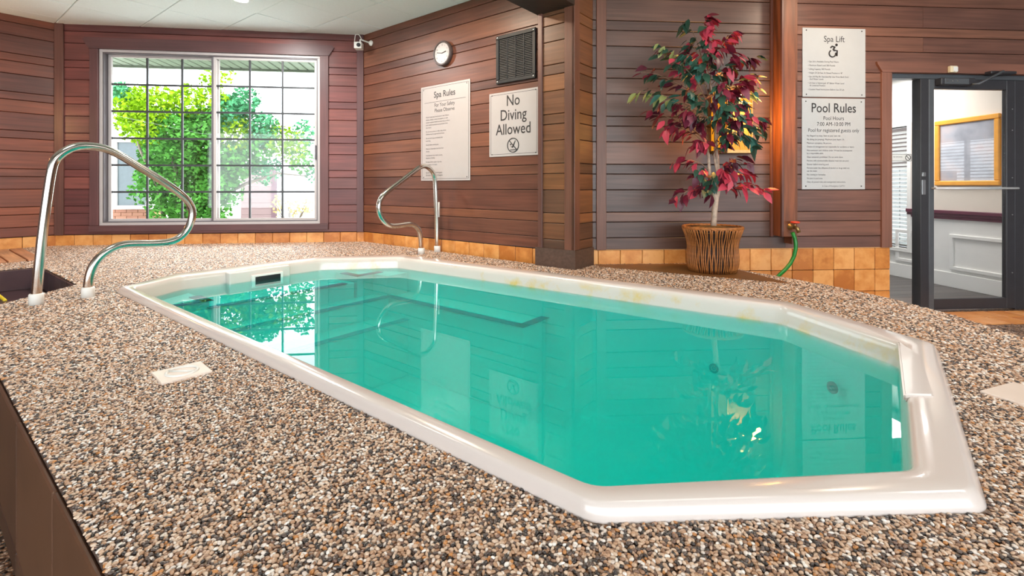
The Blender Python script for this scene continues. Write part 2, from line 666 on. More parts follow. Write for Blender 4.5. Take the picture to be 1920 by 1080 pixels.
# window_1: two sliding sashes with grilles
win = empty('window_1', None)
tag(win, kind='structure')
WW.place(win, 0, 0, 0)
fo = 0.028


def frame_rect(name, x0, x1, z0, z1, w, y0, y1, mat, parent, wl=None):
    wl = wl or w
    bm = bmesh.new()
    bevel_box(bm, x0, x1, y0, y1, z0, z0 + w, r=0.002)
    bevel_box(bm, x0, x1, y0, y1, z1 - w, z1, r=0.002)
    bevel_box(bm, x0, x0 + wl, y0, y1, z0 + w, z1 - w, r=0.002)
    bevel_box(bm, x1 - wl, x1, y0, y1, z0 + w, z1 - w, r=0.002)
    return mesh_obj(name, bm, mat, parent)


frame_rect('window_frame', w_l, w_r, w_b, w_t, 0.032, -0.01, 0.12, M['white_vinyl'], win)
wm, _ = WW.px(401, 250)
frame_rect('track', w_l + 0.032, w_r - 0.032, w_b + 0.032, w_t - 0.032, 0.014, 0.0, 0.11, M['vinyl_dark_shade'], win)
for nm, (x0, x1, yo) in {'sash': (w_l + 0.052, wm + 0.03, 0.075), 'sash_front': (wm - 0.012, w_r - 0.044, 0.03)}.items():
    zb, zt = w_b + 0.040, w_t - 0.040
    sash = frame_rect('sash', x0, x1, zb, zt, 0.032, yo - 0.016, yo + 0.016, M['white_vinyl'], win)
    gx0, gx1, gz0, gz1 = x0 + 0.032, x1 - 0.032, zb + 0.032, zt - 0.032
    bm = bmesh.new()
    box(bm, gx0, gx1, yo - 0.003, yo + 0.003, gz0, gz1)
    mesh_obj('pane', bm, M['glass'], sash)
    for k in range(1, 3):
        x = gx0 + (gx1 - gx0) * k / 3
        bm = bmesh.new()
        box(bm, x - 0.010, x + 0.010, yo - 0.009, yo + 0.009, gz0, gz1)
        mesh_obj('muntin', bm, M['muntin'], sash)
    for k in range(1, 6):
        zz = gz0 + (gz1 - gz0) * k / 6
        bm = bmesh.new()
        box(bm, gx0, gx1, yo - 0.0095, yo + 0.0095, zz - 0.011, zz + 0.011)
        mesh_obj('muntin', bm, M['muntin'], sash)
    if nm == 'sash_front':
        one_box('sash_shade_strip', (x0 - 0.022, x0, yo - 0.02, yo + 0.03, zb, zt), M['vinyl_dark_shade'], sash)  # dark strip put in as the shade beside the meeting stile
        one_box('latch', (x1 - 0.024, x1 - 0.008, yo - 0.03, yo - 0.016, 1.50, 1.68), M['vinyl_dark_shade'], sash)

# ------------------------------------------------------------------ spa rules wall
S_END = (CL.o - WS.o).dot(WS.d)
wall_rules = wall_slab('wall_rules', WS, [(-0.05, S_END + 0.05, 0, CEIL + 0.2)], M['backing'])
planks(wall_rules, 0.0, S_END + 0.05, TILE_TOP + 0.004, CEIL, M['cedar_brown'])
tiles(wall_rules, 0.0, S_END + 0.03, [(0.40, TILE_TOP)], M['tile_orange'])
# left wall of the nook
wall_left = wall_slab('wall_left', WL, [(-1.2, WL_LEN + 0.05, 0, CEIL + 0.2)], M['backing'])
planks(wall_left, -1.2, WL_LEN, TILE_TOP + 0.004, CEIL, M['cedar_left'])
tiles(wall_left, -1.2, WL_LEN, [(0.40, TILE_TOP)], M['tile_orange'])

# ------------------------------------------------------------------ column (trim_1) and header beam
col = empty('trim_1', loc=(0, 0, 0))
tag(col, kind='structure')
bm = bmesh.new()
Rp = CR.world(CR_LEN, 0)
pts = [(CL.o.x, CL.o.y), (CC.x, CC.y), (Rp.x, Rp.y), (Rp.x - 0.24, Rp.y + 0.24)]
prism(bm, pts, 0, CEIL + 0.2)
mesh_obj('column_core', bm, M['backing'], col)
BEAM_Z = 2.672


def col_face(fr, length, trims, mat):
    e = bpy.data.objects.new('column_side', None)
    link(e, col)
    e.location = (fr.o.x, fr.o.y, 0)
    e.rotation_euler = (0, 0, fr.rot)
    planks(e, 0.0, length, 0.63, CEIL, mat)
    for s0, s1, d in trims:
        stick('column_trim', e, s0, s1, 0.60, CEIL, d, M['trim_wood'])
    return e


col_face(CL, CL_LEN, [(0.0, 0.045, 0.034), (CL_LEN - 0.07, CL_LEN + 0.030, 0.030)], M['cedar_column'])
col_face(CR, CR_LEN, [(-0.030, 0.06, 0.0301)], M['cedar_column'])
bm = bmesh.new()
o1 = 0.045
pl = [CL.world(-0.02, 0, 0.0), CL.world(-0.02, 0, o1), CL.world(CL_LEN + o1, 0, o1), CR.world(CR_LEN - 0.035, 0, o1), CR.world(CR_LEN - 0.035, 0, 0.0), CC]
prism(bm, [(p.x, p.y) for p in pl], DECK - 0.02, 0.635)
mesh_obj('plinth', bm, M['plinth'], col)

beam = empty('trim_2')
tag(beam, kind='structure')
u45 = Vector((-1, -1)) / R2
bm = bmesh.new()
bl, br = CL.world(-0.01, 0), CL.world(CL_LEN + 0.03, 0)
far = 7.5
prism(bm, [(bl.x, bl.y), (br.x, br.y), (br.x + u45.x * far, br.y + u45.y * far), (bl.x + u45.x * far, bl.y + u45.y * far)], BEAM_Z, CEIL + 0.1)
mesh_obj('beam_core', bm, M['beam_dark'], beam)

# ------------------------------------------------------------------ wall with plant and door
d_l, _ = WR.px(1667, 300)            # left edge of the door opening
_, d_t = WR.px(1780, 139)
d_r = d_l + 1.56
wr0 = -0.02
wall_door = wall_slab('wall_door', WR, [(wr0, d_l, 0, CEIL + 0.2), (d_l, d_r, d_t, CEIL + 0.2), (d_r, d_r + 3.2, 0, CEIL + 0.2)], M['backing'], t=0.12)
t_l, _ = WR.px(1648, 300)
s_post = WR.px(1470, 300)[0]
planks(wall_door, wr0, s_post, TILE_TOP + 0.004, CEIL, M['cedar_grey'])
planks(wall_door, s_post, d_r + 3.1, TILE_TOP + 0.004, CEIL, M['cedar_door'], holes=[(d_l - 0.002, d_r, -1, d_t)], butt=(2.9, 3.25))
tiles(wall_door, wr0, d_l, [(0.40, TILE_TOP), (0.20, 0.40), (0.0, 0.20)], M['tile_orange'])
bm = bmesh.new()
box(bm, wr0, d_l, -0.0145, 0, TILE_TOP - 0.001, TILE_TOP + 0.006)
mesh_obj('tile_cap', bm, M['grout'], wall_door)
a, _ = WR.px(1117, 300)
b, _ = WR.px(1135, 300)
stick('wall_trim', wall_door, a, b, TILE_TOP + 0.004, CEIL, 0.034, M['trim_wood'])
# door casing
stick('door_casing', wall_door, t_l, d_l, TILE_TOP + 0.004, d_t, 0.036, M['trim_door'])
stick('door_casing', wall_door, d_r, d_r + 0.09, 0.0, d_t, 0.036, M['trim_door'])
tiles(wall_door, d_r + 0.09, d_r + 3.1, [(0.40, TILE_TOP), (0.20, 0.40), (0.0, 0.20)], M['tile_orange'])
bm = bmesh.new()
hh = 0.094
prism(bm, [(t_l + 0.002, 0), (d_r + 0.10, 0), (d_r + 0.10, hh), (t_l - 0.052, hh), (t_l - 0.046, hh - 0.02)], -0.040, 0, axis='y')
o = mesh_obj('door_head_casing', bm, M['trim_door'], wall_door)
o.location = (0, 0, d_t)

# boxed post on the wall (trim_3)
p0, _ = WR.px(1443, 300)
p1, _ = WR.px(1501, 300)
PD = 0.16
pf0, pbz = WR.px(1466, 444, PD)
pf1, _ = WR.px(1492, 444, PD)
post = empty('trim_3')
tag(post, kind='structure')
WR.place(post, 0, 0, 0)
bm = bmesh.new()
bevel_box(bm, 0, CEIL - pbz, -PD, -0.017, -(pf1 - pf0), 0, r=0.003)
o = mesh_obj('post_core', bm, M['post_wood'], post)
o.rotation_euler = (0, -PI / 2, 0)
o.location = (pf0, 0, pbz)
stick('post_trim', post, pf0 - 0.004, pf0 + 0.016, pbz, CEIL, PD + 0.006, M['trim_wood'], d0=PD - 0.02)
stick('post_trim', post, WR.px(1489, 300, PD)[0], WR.px(1500, 300, PD)[0], pbz - 0.07, CEIL, PD - 0.03, M['post_wood'], d0=0.017)
stick('post_trim', post, p0 - 0.012, p0 + 0.012, pbz - 0.01, CEIL, 0.04, M['trim_wood'], d0=0.017)

# ------------------------------------------------------------------ door_1 : glazed door with sidelights
door = empty('door_1')
tag(door, kind='structure')
WR.place(door, 0, 0, 0)


def sx(x, dep=0.0):
    return WR.px(x, 300, dep)[0]


m0, m1 = sx(1720, -0.04), sx(1738, -0.04)
l0, l1 = sx(1738, -0.02), sx(1899, -0.02)
j1 = sx(1913, -0.04)
hz = d_t - 0.045
one_box('frame_head', (d_l, d_r, 0.01, 0.09, hz, d_t), M['door_mid'], door)
one_box('mullion', (m0, m1, 0.005, 0.10, 0, hz), M['door_dark'], door)
one_box('mullion', (l1 + 0.003, j1, 0.005, 0.10, 0, hz), M['door_dark'], door)
one_box('sidelight_sill', (d_l, m0, 0.02, 0.08, 0, 0.03), M['door_mid'], door)
bm = bmesh.new()
box(bm, d_l, m0, 0.045, 0.051, 0.03, hz)
mesh_obj('sidelight_pane', bm, M['glass'], door)
bm = bmesh.new()
box(bm, j1, d_r, 0.045, 0.051, 0.03, hz)
mesh_obj('sidelight_pane', bm, M['glass'], door)
leaf = bpy.data.objects.new('door_leaf', None)
link(leaf, door)
st = sx(1748, -0.02) - l0
zt_ = WR.px(1800, 168, -0.02)[1]
zb_ = WR.px(1800, 559, -0.02)[1]
one_box('stile', (l0 + 0.002, l0 + st, 0.0, 0.045, 0.012, hz - 0.004), M['door_mid'], leaf)
one_box('stile', (l1 - 0.085, l1, 0.0, 0.045, 0.012, hz - 0.004), M['door_dark'], leaf)
one_box('rail', (l0 + st, l1 - 0.085, 0.0, 0.045, zt_, hz - 0.004), M['door_dark'], leaf)
one_box('rail', (l0 + st, l1 - 0.085, 0.0, 0.045, 0.012, zb_), M['door_dark'], leaf)
bm = bmesh.new()
box(bm, l0 + st, l1 - 0.085, 0.02, 0.026, zb_, zt_)
mesh_obj('pane', bm, M['glass'], leaf)
zbar = WR.px(1800, 353, 0.0)[1]
bm = bmesh.new()
tube(bm, [(l0 + 0.02, -0.045, zbar), (l1 - 0.02, -0.045, zbar)], 0.011, 10)
tube(bm, [(l0 + 0.03, 0, zbar), (l0 + 0.03, -0.045, zbar)], 0.009, 8)
tube(bm, [(l1 - 0.03, 0, zbar), (l1 - 0.03, -0.045, zbar)], 0.009, 8)
mesh_obj('push_bar', bm, plain('bar_alu', lin(214, 216, 218), 0.4, metal=0.2), leaf)
bm = bmesh.new()
zl = WR.px(1730, 345, 0)[1]
bevel_box(bm, m0 + 0.004, m0 + 0.04, -0.008, 0.005, zl - 0.10, zl + 0.04, r=0.003)
bevel_box(bm, m0 + 0.006, m0 + 0.038, -0.012, 0.005, zl + 0.07, zl + 0.11, r=0.003)
mesh_obj('lock_plate', bm, M['alu'], door)
for zz in (1.9, 1.7, 1.25, 0.9, 0.35):
    bm = bmesh.new()
    lathe(bm, [(0.006, 0), (0.006, 0.004)], 8, axis='y', center=(l1 - 0.03, 0, zz))
    mesh_obj('screw', bm, M['alu'], leaf)
# door closer
cz = WR.px(1800, 155, 0)[1]
cl = bpy.data.objects.new('door_closer', None)
link(cl, door)
c0, c1, c2 = sx(1753, 0), sx(1803, 0), sx(1880, 0)
one_box('closer_body', (c0, c0 + 0.34, -0.065, 0.0, cz - 0.035, cz + 0.03), M['door_dark'], cl, r=0.006)
one_box('closer_cover', (c0 + 0.03, c1, -0.069, -0.065, cz - 0.03, cz + 0.025), M['door_mid'], cl)
for k in range(3):
    bm = bmesh.new()
    lathe(bm, [(0.005, 0), (0.005, 0.003)], 8, axis='y', center=(c0 + 0.055 + 0.05 * k, -0.069, cz - 0.002))
    mesh_obj('screw', bm, M['steel'], cl)
c3 = sx(1868, 0.1)
bm = bmesh.new()
bevel_box(bm, sx(1838, 0), sx(1885, 0), -0.10, -0.036, d_t - 0.012, d_t + 0.014, r=0.004)
mesh_obj('closer_bracket', bm, M['door_dark'], cl)
bm = bmesh.new()
tube(bm, [(c0 + 0.29, -0.075, cz - 0.03), (c0 + 0.33, -0.10, cz - 0.03), (c3, -0.16, d_t - 0.005)], 0.010, 8)
tube(bm, [(c3, -0.16, d_t - 0.005), (c3 + 0.05, -0.07, d_t + 0.004)], 0.010, 8)
mesh_obj('closer_arm', bm, M['door_mid'], cl)
# sticker sign on the sidelight glass
s_ = empty('notice_plate', 'small grey no smoking notice on the narrow glass pane left of the door', 'sign')
a, za = WR.px(1671, 288, -0.04)
b, zb = WR.px(1709, 303, -0.04)
WR.place(s_, 0, 0, -0.042)
one_box('plate', (a, b, -0.004, 0, zb, za), M['white_plastic'], s_, r=0.001)
bm = bmesh.new()
hgt = za - zb
frame_w = 0.003
for q in ((a + .004, b - .004, zb + .004, zb + .007), (a + .004, b - .004, za - .007, za - .004), (a + .004, a + .007, zb + .004, za - .004), (b - .007, b - .004, zb + .004, za - .004)):
    box(bm, q[0], q[1], -0.0048, -0.004, q[2], q[3])
cxn, czn, rn = b - hgt * 0.5, (za + zb) / 2, hgt * 0.34
tube(bm, [(cxn + rn * math.cos(t * PI / 10), -0.0045, czn + rn * math.sin(t * PI / 10)) for t in range(20)], 0.003, 5, closed=True)
tube(bm, [(cxn - rn * .7, -0.0045, czn + rn * .7), (cxn + rn * .7, -0.0045, czn - rn * .7)], 0.003, 5)
text_geo(bm, 'NO SMOKING', 0.018, (a + b - hgt) / 2, czn, y=-0.0046, sx=0.8)
mesh_obj('lettering', bm, M['ink'], s_)

# motion sensor
s_ = empty('motion_sensor', 'small white motion sensor on the wooden board above the glass door', 'sensor')
a, zz = WR.px(1783, 131, 0.04)
WR.place(s_, a, zz, 0.04)
one_box('housing', (-0.036, 0.036, -0.032, 0, -0.03, 0.032), M['cream_plastic'], s_, r=0.008, seg=2)
one_box('lens', (-0.012, 0.034, -0.037, -0.031, -0.024, 0.022), M['white_plastic'], s_, r=0.004, seg=2)

# ------------------------------------------------------------------ lobby behind the door
LBX = 5.74
LB = Frame(LBX, 3.95, 90)             # wall on the right of the lobby; local x = depth into the lobby
LB.rot = math.radians(90)


class SideFrame:
    """plane x = LBX seen from smaller x"""
    def px(self, x, y):
        r = ray(x, y)
        t = LBX / r.x
        return r.y * t, CAMZ + r.z * t


SF = SideFrame()
lw0, lz0 = SF.px(1704, 466)
_, lz1 = SF.px(1704, 236)
lwin0, lwin1 = lw0, lw0 + 1.3
bm = bmesh.new()
for y0, y1, z0, z1 in ((3.95, lwin0, 0, 2.62), (lwin1, 9.0, 0, 2.62), (lwin0, lwin1, 0, lz0), (lwin0, lwin1, lz1, 2.62)):
    box(bm, LBX, LBX + 0.12, y0, y1, z0, z1)
lobby_wall = tag(mesh_obj('wall_lobby', bm, M['white_paint']), kind='structure')
M['lobby_upper'] = plain('lobby_upper', lin(226, 216, 204), 0.6, var=0.02)
bm = bmesh.new()
box(bm, 1.0, LBX + 0.12, 9.8, 9.9, 0, 2.62)
tag(mesh_obj('wall_lobby_end', bm, M['lobby_upper']), kind='structure')
bm = bmesh.new()
box(bm, 1.0, LBX + 0.2, 4.2, 9.9, 2.6, 2.66)
tag(mesh_obj('ceiling_lobby', bm, M['ceiling_tile']), kind='structure')
bm = bmesh.new()
L3 = (7.7, 9.4, 0.95, 2.15)
for q in ((4.4, L3[0], 0, 2.62), (L3[1], 9.9, 0, 2.62), (L3[0], L3[1], 0, L3[2]), (L3[0], L3[1], L3[3], 2.62)):
    box(bm, 1.0, 1.1, *q)
tag(mesh_obj('wall_lobby_left', bm, M['lobby_upper']), kind='structure')
w3 = empty('window_3')
tag(w3, kind='structure')
bm = bmesh.new()
for q in ((L3[0], L3[0] + .05, L3[2], L3[3]), (L3[1] - .05, L3[1], L3[2], L3[3]), (8.52, 8.58, L3[2], L3[3]), (L3[0], L3[1], L3[2], L3[2] + .05), (L3[0], L3[1], L3[3] - .05, L3[3])):
    bevel_box(bm, 1.02, 1.10, *q, r=0.003)
mesh_obj('window_frame', bm, M['white_paint'], w3)
me_s = None
for k in range(17):
    if me_s is None:
        bm = bmesh.new()
        box(bm, -0.02, 0.02, L3[0] + 0.05, L3[1] - 0.05, -0.0015, 0.0015)
        o = mesh_obj('slat', bm, M['white_paint'], w3)
        me_s = o.data
    else:
        o = link(bpy.data.objects.new('slat', me_s), w3)
    o.location = (1.12, 0, L3[2] + 0.06 + k * 0.066)
    o.rotation_euler = (0, 0.5, 0)
# added beyond the lobby window: dark backdrop behind the blinds, pale one below
hs = empty('backdrop_house', 'brown house wall seen between the blinds of the lobby window', 'building')
one_box('backdrop_wall', (LBX + 4.0, LBX + 4.2, 3.0, 16.0, 0, 3.6), plain('backdrop_brown', lin(64, 52, 48), 0.7), hs)
one_box('backdrop_eave', (LBX + 3.7, LBX + 4.3, 3.0, 16.0, 3.6, 3.75), M['white_paint'], hs)
M['alu_grey'] = plain('backdrop_pale', lin(140, 142, 142), 0.7)
fe = empty('backdrop_fence', 'low pale board fence outside the lower half of the lobby window', 'fence')
for k in range(30):
    o = one_box('backdrop_board', (0, 0.03, 0, 0.19, 0, 1.5), M['alu_grey'], fe)
    o.location = (LBX + 2.0, 4.5 + k * 0.2, 0)
one_box('backdrop_rail', (LBX + 2.03, LBX + 2.07, 4.5, 10.5, 0.4, 0.5), M['white_paint'], fe)
crz0, crz1 = SF.px(1810, 413)[1], SF.px(1810, 396)[1]
bm = bmesh.new()
for k, (h0, h1, d) in enumerate(((0, 0.3, 0.022), (0.3, 0.62, 0.034), (0.62, 1.0, 0.05))):
    za, zb = crz0 + (crz1 - crz0) * h0, crz0 + (crz1 - crz0) * h1
    bevel_box(bm, LBX - d, LBX, 4.05, lwin0, za, zb, r=0.004)
o = mesh_obj('chair_rail', bm, M['burgundy'], lobby_wall)
bm = bmesh.new()
bevel_box(bm, LBX - 0.008, LBX, 4.05, lwin0 - 0.05, crz1, 2.6, r=0.001)
mesh_obj('upper_panel', bm, M['lobby_upper'], lobby_wall)
bm = bmesh.new()
bevel_box(bm, LBX - 0.018, LBX, 4.05, 8.9, 0, 0.17, r=0.004)
mesh_obj('skirting', bm, M['white_paint'], lobby_wall)
pz0, pz1 = SF.px(1784, 505)[1], SF.px(1784, 439)[1]
py1 = SF.px(1782, 450)[0]
for y0, y1 in ((py1 - 0.95, py1), (SF.px(1681, 450)[0] - 0.45, SF.px(1681, 450)[0])):
    bm = bmesh.new()
    d = 0.022
    bevel_box(bm, LBX - d, LBX, y0, y1, pz0, pz0 + 0.04, r=0.004)
    bevel_box(bm, LBX - d, LBX, y0, y1, pz1 - 0.04, pz1, r=0.004)
    bevel_box(bm, LBX - d, LBX, y0, y0 + 0.04, pz0 + 0.04, pz1 - 0.04, r=0.004)
    bevel_box(bm, LBX - d, LBX, y1 - 0.04, y1, pz0 + 0.04, pz1 - 0.04, r=0.004)
    mesh_obj('panel_moulding', bm, M['white_paint'], lobby_wall)
# lobby window with blinds
w2 = empty('window_2')
tag(w2, kind='structure')
bm = bmesh.new()
for q in ((lwin0 - 0.05, lwin0, lz0 - 0.05, lz1 + 0.05), (lwin1, lwin1 + 0.05, lz0 - 0.05, lz1 + 0.05), (lwin0, lwin1, lz0 - 0.05, lz0), (lwin0, lwin1, lz1, lz1 + 0.05)):
    bevel_box(bm, LBX - 0.03, LBX + 0.1, q[0], q[1], q[2], q[3], r=0.003)
mesh_obj('window_frame', bm, M['white_paint'], w2)
bm = bmesh.new()
box(bm, LBX + 0.09, LBX + 0.095, lwin0, lwin1, lz0, lz1)
mesh_obj('pane', bm, M['glass'], w2)
zz = lz0 + 0.03
k = 0
while zz < lz1 - 0.02:
    bm = bmesh.new()
    prism(bm, [(LBX + 0.02, lwin0 + 0.01), (LBX + 0.06, lwin0 + 0.01), (LBX + 0.06, lwin1 - 0.01), (LBX + 0.02, lwin1 - 0.01)], -0.0015, 0.0015)
    for v in bm.verts:
        v.co.z -= (v.co.x - LBX - 0.04) * 0.55
    o = mesh_obj('slat', bm, M['white_paint'], w2)
    o.location = (0, 0, zz)
    zz += 0.052
    k += 1
# lobby floor
M['lobby_floor'] = wood('lobby_floor', [lin(98, 92, 92), lin(108, 102, 100), lin(90, 84, 84)], rough=0.35)
bm = bmesh.new()
box(bm, 1.1, LBX, 4.02, 9.8, -0.05, -0.004)
o = tag(mesh_obj('floor_lobby', bm, M['grout_dark']), kind='structure')
for i in range(37):
    q = one_box('floor_board', (0, LBX - 1.12, -0.074, 0.074, -0.004, 0.0), M['lobby_floor'], o, r=0.001)
    q.location = (1.11, 4.12 + 0.15 * i, 0)
# picture on the lobby wall
pic = empty('framed_picture', 'gold framed picture on the white lobby wall seen through the glass door', 'picture')
py0, pzt = SF.px(1880, 211)
py1, pzt1 = SF.px(1757, 229)
pzb = SF.px(1880, 348)[1]
pzt = (pzt + pzt1) / 2
pic.location = (LBX - 0.008, 0, 0)
bm = bmesh.new()
fw = 0.055
for q in ((py0, py1, pzb, pzb + fw), (py0, py1, pzt - fw, pzt), (py0, py0 + fw, pzb + fw, pzt - fw), (py1 - fw, py1, pzb + fw, pzt - fw)):
    bevel_box(bm, -0.035, 0, q[0], q[1], q[2], q[3], r=0.008)
mesh_obj('frame', bm, M['gold_frame'], pic)
m, nt, b = new_mat('print_and_glare')  # soft print whose pale clouds also paint in reflections on the glass
tc = node(nt, 'ShaderNodeTexCoord')
nz = node(nt, 'ShaderNodeTexNoise')
nz.inputs['Scale'].default_value = 3.5
nz.inputs['Detail'].default_value = 5
L(nt, tc.outputs['Object'], nz.inputs['Vector'])
r = ramp(nt, [(0.3, lin(150, 154, 166)), (0.5, lin(186, 188, 198)), (0.62, lin(204, 196, 200)), (0.75, lin(196, 160, 166))])
L(nt, nz.outputs['Fac'], r.inputs['Fac'])
L(nt, r.outputs['Color'], b.inputs['Base Color'])
b.inputs['Roughness'].default_value = 0.4
bm = bmesh.new()
box(bm, -0.012, -0.006, py0 + fw, py1 - fw, pzb + fw, pzt - fw)
mesh_obj('print', bm, m, pic)
bm = bmesh.new()
box(bm, -0.020, -0.017, py0 + fw, py1 - fw, pzb + fw, pzt - fw)
mesh_obj('glass_sheet', bm, M['glass'], pic)

# ------------------------------------------------------------------ ceiling with lay-in tiles at 45 degrees
bm = bmesh.new()
box(bm, -9, 9, -6, 6.4, CEIL + 0.02, CEIL + 0.12)
ceil = tag(mesh_obj('ceiling', bm, M['ceiling_grid']), kind='structure')
TS = 0.644
me_tile = None
A0, B0 = 1.593 / R2, 5.858 / R2
lamp_spots = []
for i in range(-4, 7):
    for j in range(-6, 9):
        v0, u0 = A0 + i * TS, B0 + j * TS
        vc, uc = v0 + TS / 2, u0 + TS / 2
        x, y = (vc - uc) / R2, (uc + vc) / R2
        if not (y < 6.5 and y - x < 11.3 and x + y < 5.6 and x - y < 0.6 and -6.5 < x < 2.5 and y > 1.2):
            continue
        o = None
        if me_tile is None:
            o = one_box('ceiling_tile', (-TS / 2 + 0.004, TS / 2 - 0.004, -TS / 2 + 0.004, TS / 2 - 0.004, -0.004, 0.02), M['ceiling_tile'], ceil, r=0.003)
            me_tile = o.data
        else:
            o = link(bpy.data.objects.new('ceiling_tile', me_tile), ceil)
        dz = random.uniform(-0.002, 0.002)
        if (i, j) == (1, 1):
            dz = -0.006
        o.location = (x, y, CEIL + dz)
        o.rotation_euler = (0, 0, PI / 4)
lx, ly = (A0 + 1.5 * TS - B0 - 1.5 * TS) / R2, (A0 + 1.5 * TS + B0 + 1.5 * TS) / R2 + 0.07
for k, (x, y) in enumerate(((lx, ly), (-0.55, 4.1))):
    dl = empty('downlight', ('round recessed downlight in the ceiling tile at the top edge above the window', 'round recessed downlight in the ceiling in front of the spa rules wall')[k], 'light', loc=(x, y, CEIL - 0.004))
    bm = bmesh.new()
    lathe(bm, [(0.085, 0.0), (0.095, -0.004), (0.10, 0.0)], 24)
    mesh_obj('trim_ring', bm, M['white_plastic'], dl)
    bm = bmesh.new()
    lathe(bm, [(0.08, -0.001), (0.06, -0.008), (0.0005, -0.010)], 24)
    mesh_obj('lens', bm, M['lamp_white'], dl)

# ------------------------------------------------------------------ deck
DECK_POLY = [(-2.63, 2.955), (2.75, -2.425), (2.62, 1.0), (2.58, 1.85), (2.66, 2.28), (2.67, 2.65), (2.60, 3.05), (2.48, 3.38), (2.36, 3.70), (2.36, 4.075),
             (1.2, 4.13), (1.0, 3.93), (0.76, 4.17), (-1.105, 6.19), (-4.593, 6.19), (-6.6, 4.19), (-5.2, 2.92), (-3.52, 4.60), (-2.62, 3.72)]
OUT = [(3.95, .875), (4.26, 1.30), (4.22, 2.42), (3.68, 3.04), (.44, 3.15), (-.17, 2.69), (-.17, 1.42), (.473, .874)]
INN = [(3.86, .945), (4.07, 1.27), (4.03, 2.36), (3.56, 2.86), (.45, 2.99), (-.055, 2.57), (-.045, 1.45), (.507, .94)]


def uv(u, v, z=0.0):
    return Vector(((v - u) / R2, (u + v) / R2, z))


def rounded(poly, r, n=4):
    """ring of len(poly)*(n+1) points"""
    out = []
    m = len(poly)
    for i in range(m):
        p = Vector(poly[i])
        a, b = Vector(poly[i - 1]), Vector(poly[(i + 1) % m])
        u, w = (a - p).normalized(), (b - p).normalized()
        s, e = p + u * r, p + w * r
        for k in range(n + 1):
            f = k / n
            out.append(s * (1 - f) ** 2 + p * 2 * f * (1 - f) + e * f * f)
    return out


def inset(poly, d):
    m = len(poly)
    out = []
    for i in range(m):
        p, a, b = Vector(poly[i]), Vector(poly[i - 1]), Vector(poly[(i + 1) % m])
        e1, e2 = (p - a).normalized(), (b - p).normalized()
        n1, n2 = Vector((e1.y, -e1.x)), Vector((e2.y, -e2.x))
        c = sum(Vector(q) for q in [Vector(x) for x in poly]) if False else None
        bis = (n1 + n2)
        bis = bis / max(0.3, bis.length_squared) * 2
        q = p + bis * d
        out.append((q.x, q.y))
    return out


def area2(poly):
    return sum(poly[i - 1][0] * poly[i][1] - poly[i][0] * poly[i - 1][1] for i in range(len(poly)))


def shrink(poly, d):
    """inset towards the inside whatever the winding"""
    s = 1 if area2(poly) < 0 else -1
    return inset(poly, d * s)


hole = [uv(*p).xy for p in shrink(OUT, 0.03)]


def fill(outer, holes, z):
    bm = bmesh.new()
    ed = []
    for loop in [outer] + holes:
        vs = [bm.verts.new((p[0], p[1], z)) for p in loop]
        for i in range(len(vs)):
            ed.append(bm.edges.new((vs[i], vs[(i + 1) % len(vs)])))
    bmesh.ops.triangle_fill(bm, use_beauty=True, use_dissolve=False, edges=ed)
    bmesh.ops.recalc_face_normals(bm, faces=bm.faces[:])
    for f in bm.faces:
        if f.normal.z < 0:
            f.normal_flip()
    return bm


def aggregate(name, stops, scale, bump=1.0, rough=0.4):
    m, nt, b = new_mat(name)
    tc = node(nt, 'ShaderNodeTexCoord')
    vo = node(nt, 'ShaderNodeTexVoronoi')
    vo.inputs['Scale'].default_value = scale
    L(nt, tc.outputs['Object'], vo.inputs['Vector'])
    sp = node(nt, 'ShaderNodeSeparateColor')
    L(nt, vo.outputs['Color'], sp.inputs[0])
    r = ramp(nt, stops, 'CONSTANT')
    L(nt, sp.outputs[0], r.inputs['Fac'])
    dk = ramp(nt, [(0.35, (1, 1, 1, 1)), (0.75, (0.25, 0.22, 0.2, 1))])
    L(nt, vo.outputs['Distance'], dk.inputs['Fac'])
    mx = node(nt, 'ShaderNodeMix', data_type='RGBA', blend_type='MULTIPLY')
    mx.inputs['Factor'].default_value = 1
    L(nt, r.outputs['Color'], mx.inputs['A'])
    L(nt, dk.outputs['Color'], mx.inputs['B'])
    L(nt, mx.outputs['Result'], b.inputs['Base Color'])
    b.inputs['Roughness'].default_value = rough
    iv = node(nt, 'ShaderNodeMath', operation='SUBTRACT')
    iv.inputs[0].default_value = 1.0
    L(nt, vo.outputs['Distance'], iv.inputs[1])
    bp = node(nt, 'ShaderNodeBump')
    bp.inputs['Strength'].default_value = bump
    bp.inputs['Distance'].default_value = 0.006
    L(nt, iv.outputs[0], bp.inputs['Height'])
    L(nt, bp.outputs['Normal'], b.inputs['Normal'])
    return m


PEB = [(0.0, lin(50, 41, 38)), (0.12, lin(88, 72, 64)), (0.24, lin(202, 168, 140)), (0.43, lin(218, 192, 168)), (0.57, lin(182, 142, 110)), (0.69, lin(226, 212, 200)), (0.79, lin(150, 112, 84)), (0.87, lin(190, 128, 70)), (0.915, lin(118, 88, 72)), (0.96, lin(244, 238, 230))]
M['mortar'] = aggregate('mortar', [(p, tuple(x * 0.55 for x in c[:3]) + (1,)) for p, c in PEB], 110)
M['hall_floor'] = aggregate('hall_floor', [(p, (c[0] * .62, c[1] * .52, c[2] * .45, 1)) for p, c in PEB], 90)
bm = fill(DECK_POLY, [hole], DECK)
deck = tag(mesh_obj('spa_deck', bm, M['mortar']), kind='structure')
bm = bmesh.new()
n = len(DECK_POLY)
for i in range(n):
    p, q = DECK_POLY[i], DECK_POLY[(i + 1) % n]
    v = [bm.verts.new((*p, -0.02)), bm.verts.new((*q, -0.02)), bm.verts.new((*q, DECK)), bm.verts.new((*p, DECK))]
    bm.faces.new(v)
mesh_obj('deck_side', bm, M['grout_dark'], deck)
# dark tiles on the visible near side and in the step well


